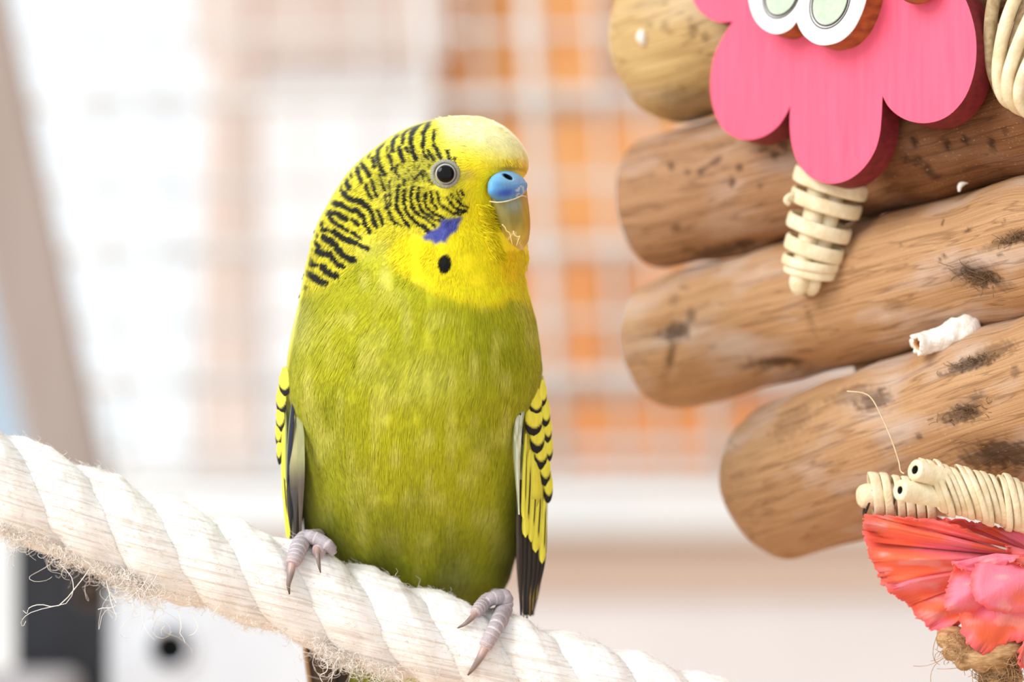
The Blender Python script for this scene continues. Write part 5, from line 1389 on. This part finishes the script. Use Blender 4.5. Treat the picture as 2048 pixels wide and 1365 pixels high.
# white chips on the upper logs
for (x, y, pts, sf, lab) in ((1925, 372, [(1918, 384), (1920, 372), (1930, 364), (1946, 362)], sB, 'tiny white pith chip stuck low on the second log from the top'),
                             (1284, 74, [(1284, 60), (1283, 74), (1287, 90)], sA, 'white chip on the left end of the topmost log')):
    q = catmull(pts, 14); z = np.array([sf(a_, b_) for a_, b_ in q]); z = np.full(14, z.mean()) - 6
    o = mesh_obj('pith_chip', *tube_data(W(q[:, 0], q[:, 1], z), np.sin(np.linspace(.4, 2.7, 14)) * (6 if x > 1500 else 11) * S, 10), M['pith'])
    tag(o, lab, 'chip')

# loose thread
q = catmull([(1694, 783, -60), (1727, 787, -70), (1745, 800, -80), (1764, 836, -90), (1783, 880, -100), (1797, 922, -110), (1801, 942, -120), (1808, 948, -130)], 40)
o = mesh_obj('loose_thread', *tube_data(W(q[:, 0], q[:, 1], q[:, 2]), 1.5 * S, 6), pmat('pale_thread', (222, 196, 160), 0.9, (206, 178, 140), (900, 900, 900)))
tag(o, 'single pale thread curling up from the hollow rattan sticks', 'thread')

# ---- coral fabric flower
M['petal'] = vmat('dyed_petal_fabric', 0.7, (350, 350, 350), 0.06, 0.4, (1800, 1800, 600), spec=0.2, sheen=0.2, trans=0.12, dist=0.0003)
silk = empty('fabric_flower', 'coral pink fabric flower with ragged petals below the bound rattan sticks', 'flower')
silk.location = tuple(W(2040, 1110, -60)); sl_ = np.array(silk.location)
PINK = lin((255, 134, 156)); ORG = lin((255, 116, 68)); RED = lin((252, 88, 76)); PALE = lin((255, 172, 170))
def petal(base, edge, y_base, y_edge, bulge, folds, seed, tone=0.5, mid=0.5):
    """fan from base (px, py) to the polyline edge [(px, py)]"""
    nu, nv = 60, 34
    e = catmull(edge, nu)
    jag = (np.stack([vnoise(np.arange(nu) / 1.3, np.zeros(nu) + seed, 80), vnoise(np.arange(nu) / 1.3, np.zeros(nu) + seed + 5, 81)], 1) - .5) * 9
    ye = np.interp(np.linspace(0, 1, nu), np.linspace(0, 1, len(y_edge)), y_edge)
    t = np.linspace(0.02, 1, nv)[None, :, None]; b = np.array(base, float)
    XY = b + (e[:, None] - b) * t + jag[:, None] * smooth01(.84, 1, t)
    a = np.linspace(0, 1, nu)[:, None]; T = t[..., 0]
    Z = y_base + (ye[:, None] - y_base) * T - bulge * np.sin(np.pi * np.clip(T, 0, 1)) * np.sin(np.pi * a) \
        + 16 * T * np.sin(a * folds * 2 * np.pi + seed) + (vnoise(a * 6 + seed, T * 3, 82) - .5) * 18 * T
    Z = Z - 14 * smooth01(.86, 1, T) * np.sin(a * 9 + seed)
    n1 = vnoise(XY[..., 0] / 60 + seed * 3, XY[..., 1] / 26, 83); n2 = vnoise(XY[..., 0] / 34 + seed, XY[..., 1] / 15, 84)
    C = np.broadcast_to(PINK, Z.shape + (3,))
    C = mix(C, np.broadcast_to(ORG, C.shape), np.clip(smooth01(.42, .8, n1 * 0.8 + tone * 0.5 * T), 0, 1) * 0.9)
    C = mix(C, np.broadcast_to(PALE, C.shape), smooth01(.58, .8, n2) * 0.6 * smooth01(.2, .5, T))
    C = mix(C, np.broadcast_to(RED, C.shape), smooth01(.9, 1, T) * .7)
    P = np.concatenate([XY, Z[..., None]], -1)
    o = mesh_obj('petal', (W(P[..., 0], P[..., 1], P[..., 2]) - sl_).reshape(-1, 3), grid_faces(nu, nv), M['petal'], silk, col=C.reshape(-1, 3))
    md = o.modifiers.new('cloth_thickness', 'SOLIDIFY'); md.thickness = 0.00018; md.offset = 0
    return o
petal((2062, 1116), [(1730, 1046), (1729, 1056), (1731, 1068), (1736, 1084)], -50, (0, -10, -20, -10), 16, .6, 13, .6)
petal((2050, 1120), [(1760, 1060), (1800, 1050), (1850, 1050), (1900, 1060), (1940, 1072)], -30, (0, -10, -20, -20), 6, .6, 14, .8)
petal((2062, 1118), [(1727, 1064), (1733, 1090), (1738, 1112), (1748, 1132), (1762, 1156), (1778, 1170)], -40, (10, -10, -30, -20, 0), 30, 1.6, 1, .7)
petal((2062, 1120), [(1756, 1140), (1762, 1166), (1776, 1180), (1796, 1196), (1822, 1210)], -36, (30, 10, 0, 20), 26, 1.2, 2, .9)
petal((2066, 1126), [(1808, 1196), (1830, 1232), (1850, 1250), (1872, 1264), (1900, 1256), (1926, 1240)], -30, (40, 20, 10, 20), 30, 1.4, 3, .6)
petal((2070, 1116), [(1728, 1031), (1728, 1042), (1729, 1054), (1734, 1070)], -70, (-40, -46, -44, -40), 24, .6, 4, .8)
petal((2085, 1118), [(1840, 1034), (1890, 1038), (1940, 1046), (1990, 1056)], -30, (-20, -30, -40, -40), 8, .6, 15, .6)
petal((2066, 1108), [(1740, 1032), (1800, 1036), (1856, 1040), (1900, 1050), (1936, 1064)], -66, (-44, -70, -96, -110), 14, .8, 5, .9)
petal((2080, 1112), [(1930, 1048), (1960, 1046), (2000, 1058), (2040, 1064), (2080, 1066)], -50, (-60, -70, -70, -70), 16, .8, 6, .2)
petal((2074, 1108), [(2014, 1090), (2016, 1102), (2022, 1118), (2036, 1130), (2060, 1136)], -90, (-120, -126, -120, -110), 10, .6, 7, .9)
petal((2090, 1110), [(1912, 1130), (1894, 1176), (1890, 1204), (1896, 1226), (1930, 1228), (1976, 1228)], -80, (-110, -120, -110, -100), 36, 1.0, 8, .2)
petal((2094, 1112), [(1916, 1212), (1920, 1250), (1934, 1286), (1964, 1308), (1996, 1296), (2040, 1284), (2090, 1290)], -70, (-70, -80, -80, -90), 44, 1.4, 9, .6)
petal((2100, 1118), [(1950, 1128), (1940, 1180), (1966, 1214), (2010, 1226), (2060, 1224), (2100, 1220)], -96, (-130, -150, -150, -140), 34, 1.0, 10, .1)
petal((2110, 1150), [(2036, 1306), (2040, 1330), (2056, 1344), (2090, 1350)], -60, (-70, -70, -70), 10, .6, 11, .5)
petal((1990, 1108), [(1905, 1126), (1920, 1138), (1950, 1142), (1985, 1136), (2020, 1124), (2046, 1112)], -120, (-120, -134, -138, -120), 8, .8, 12, .1)

# ---- jute knot under the coral flower
jk = empty('jute_knot', 'frayed brown jute rope knot hanging below the coral flower', 'rope')
jk.location = tuple(W(1980, 1330, -20)); jl = np.array(jk.location)
for pts, r in (([(1900, 1280, 0), (1915, 1305, -30), (1945, 1322, -50), (1985, 1318, -60), (2030, 1296, -50), (2070, 1280, -20)], 26),
               ([(1896, 1268, 20), (1930, 1290, 0), (1970, 1330, -10), (2000, 1300, 10), (2060, 1260, 20)], 24),
               ([(1976, 1250, 0), (1985, 1320, -20), (1992, 1380, -26), (1996, 1600, -26)], 30),
               ([(2010, 1250, 10), (2010, 1320, -8), (2012, 1380, -14), (2012, 1600, -14)], 30)):
    q = catmull(pts, 50)
    for k in range(2):
        ph_ = np.linspace(0, 16, 50) + math.pi * k
        pp = W(q[:, 0] + r * .4 * np.cos(ph_), q[:, 1] + r * .3 * np.sin(ph_), q[:, 2] + r * .3 * np.sin(ph_)) - jl
        tube('strand', pp, r * .72 * S, M['jute'], jk, 12)
N = 700; P = np.zeros((N, 8, 3))
for i in range(N):
    if i % 3: x, y, z = RS.uniform(1950, 2040), RS.uniform(1330, 1400), -46 + RS.uniform(-8, 4)
    else: x, y, z = RS.uniform(1892, 2050), RS.uniform(1268, 1335), -66 + RS.uniform(-10, 10)
    d = RS.uniform(0, 2 * np.pi); cu = RS.normal(0, .35); ln = RS.gamma(2, 4) * 0.9
    for k in range(8):
        P[i, k] = (x, y, z - 4 * math.sin(k / 7 * 3)); x += math.cos(d) * ln / 2.2; y += math.sin(d) * ln / 2.2; d += cu
o = fibres('jute_fibre', W(P[..., 0], P[..., 1], P[..., 2]) - jl, np.full((N, 8), .7 * S), M['jute'], jk); o['kind'] = 'stuff'
strays = []
for pts in ([(1876, 1265), (1868, 1290), (1866, 1310), (1870, 1325)], [(1898, 1285), (1885, 1284), (1876, 1292), (1874, 1300)], [(1900, 1296), (1886, 1300), (1878, 1312), (1874, 1316)], [(2040, 1340), (2046, 1356), (2040, 1372), (2030, 1380)]):
    strays.append(catmull([(a_, b_, -50) for a_, b_ in pts], 12))
strays = np.array(strays)
o = fibres('stray_fibre', W(strays[..., 0], strays[..., 1], strays[..., 2]) - jl, np.full(strays.shape[:2], .8 * S), M['jute'], jk); o['kind'] = 'stuff'
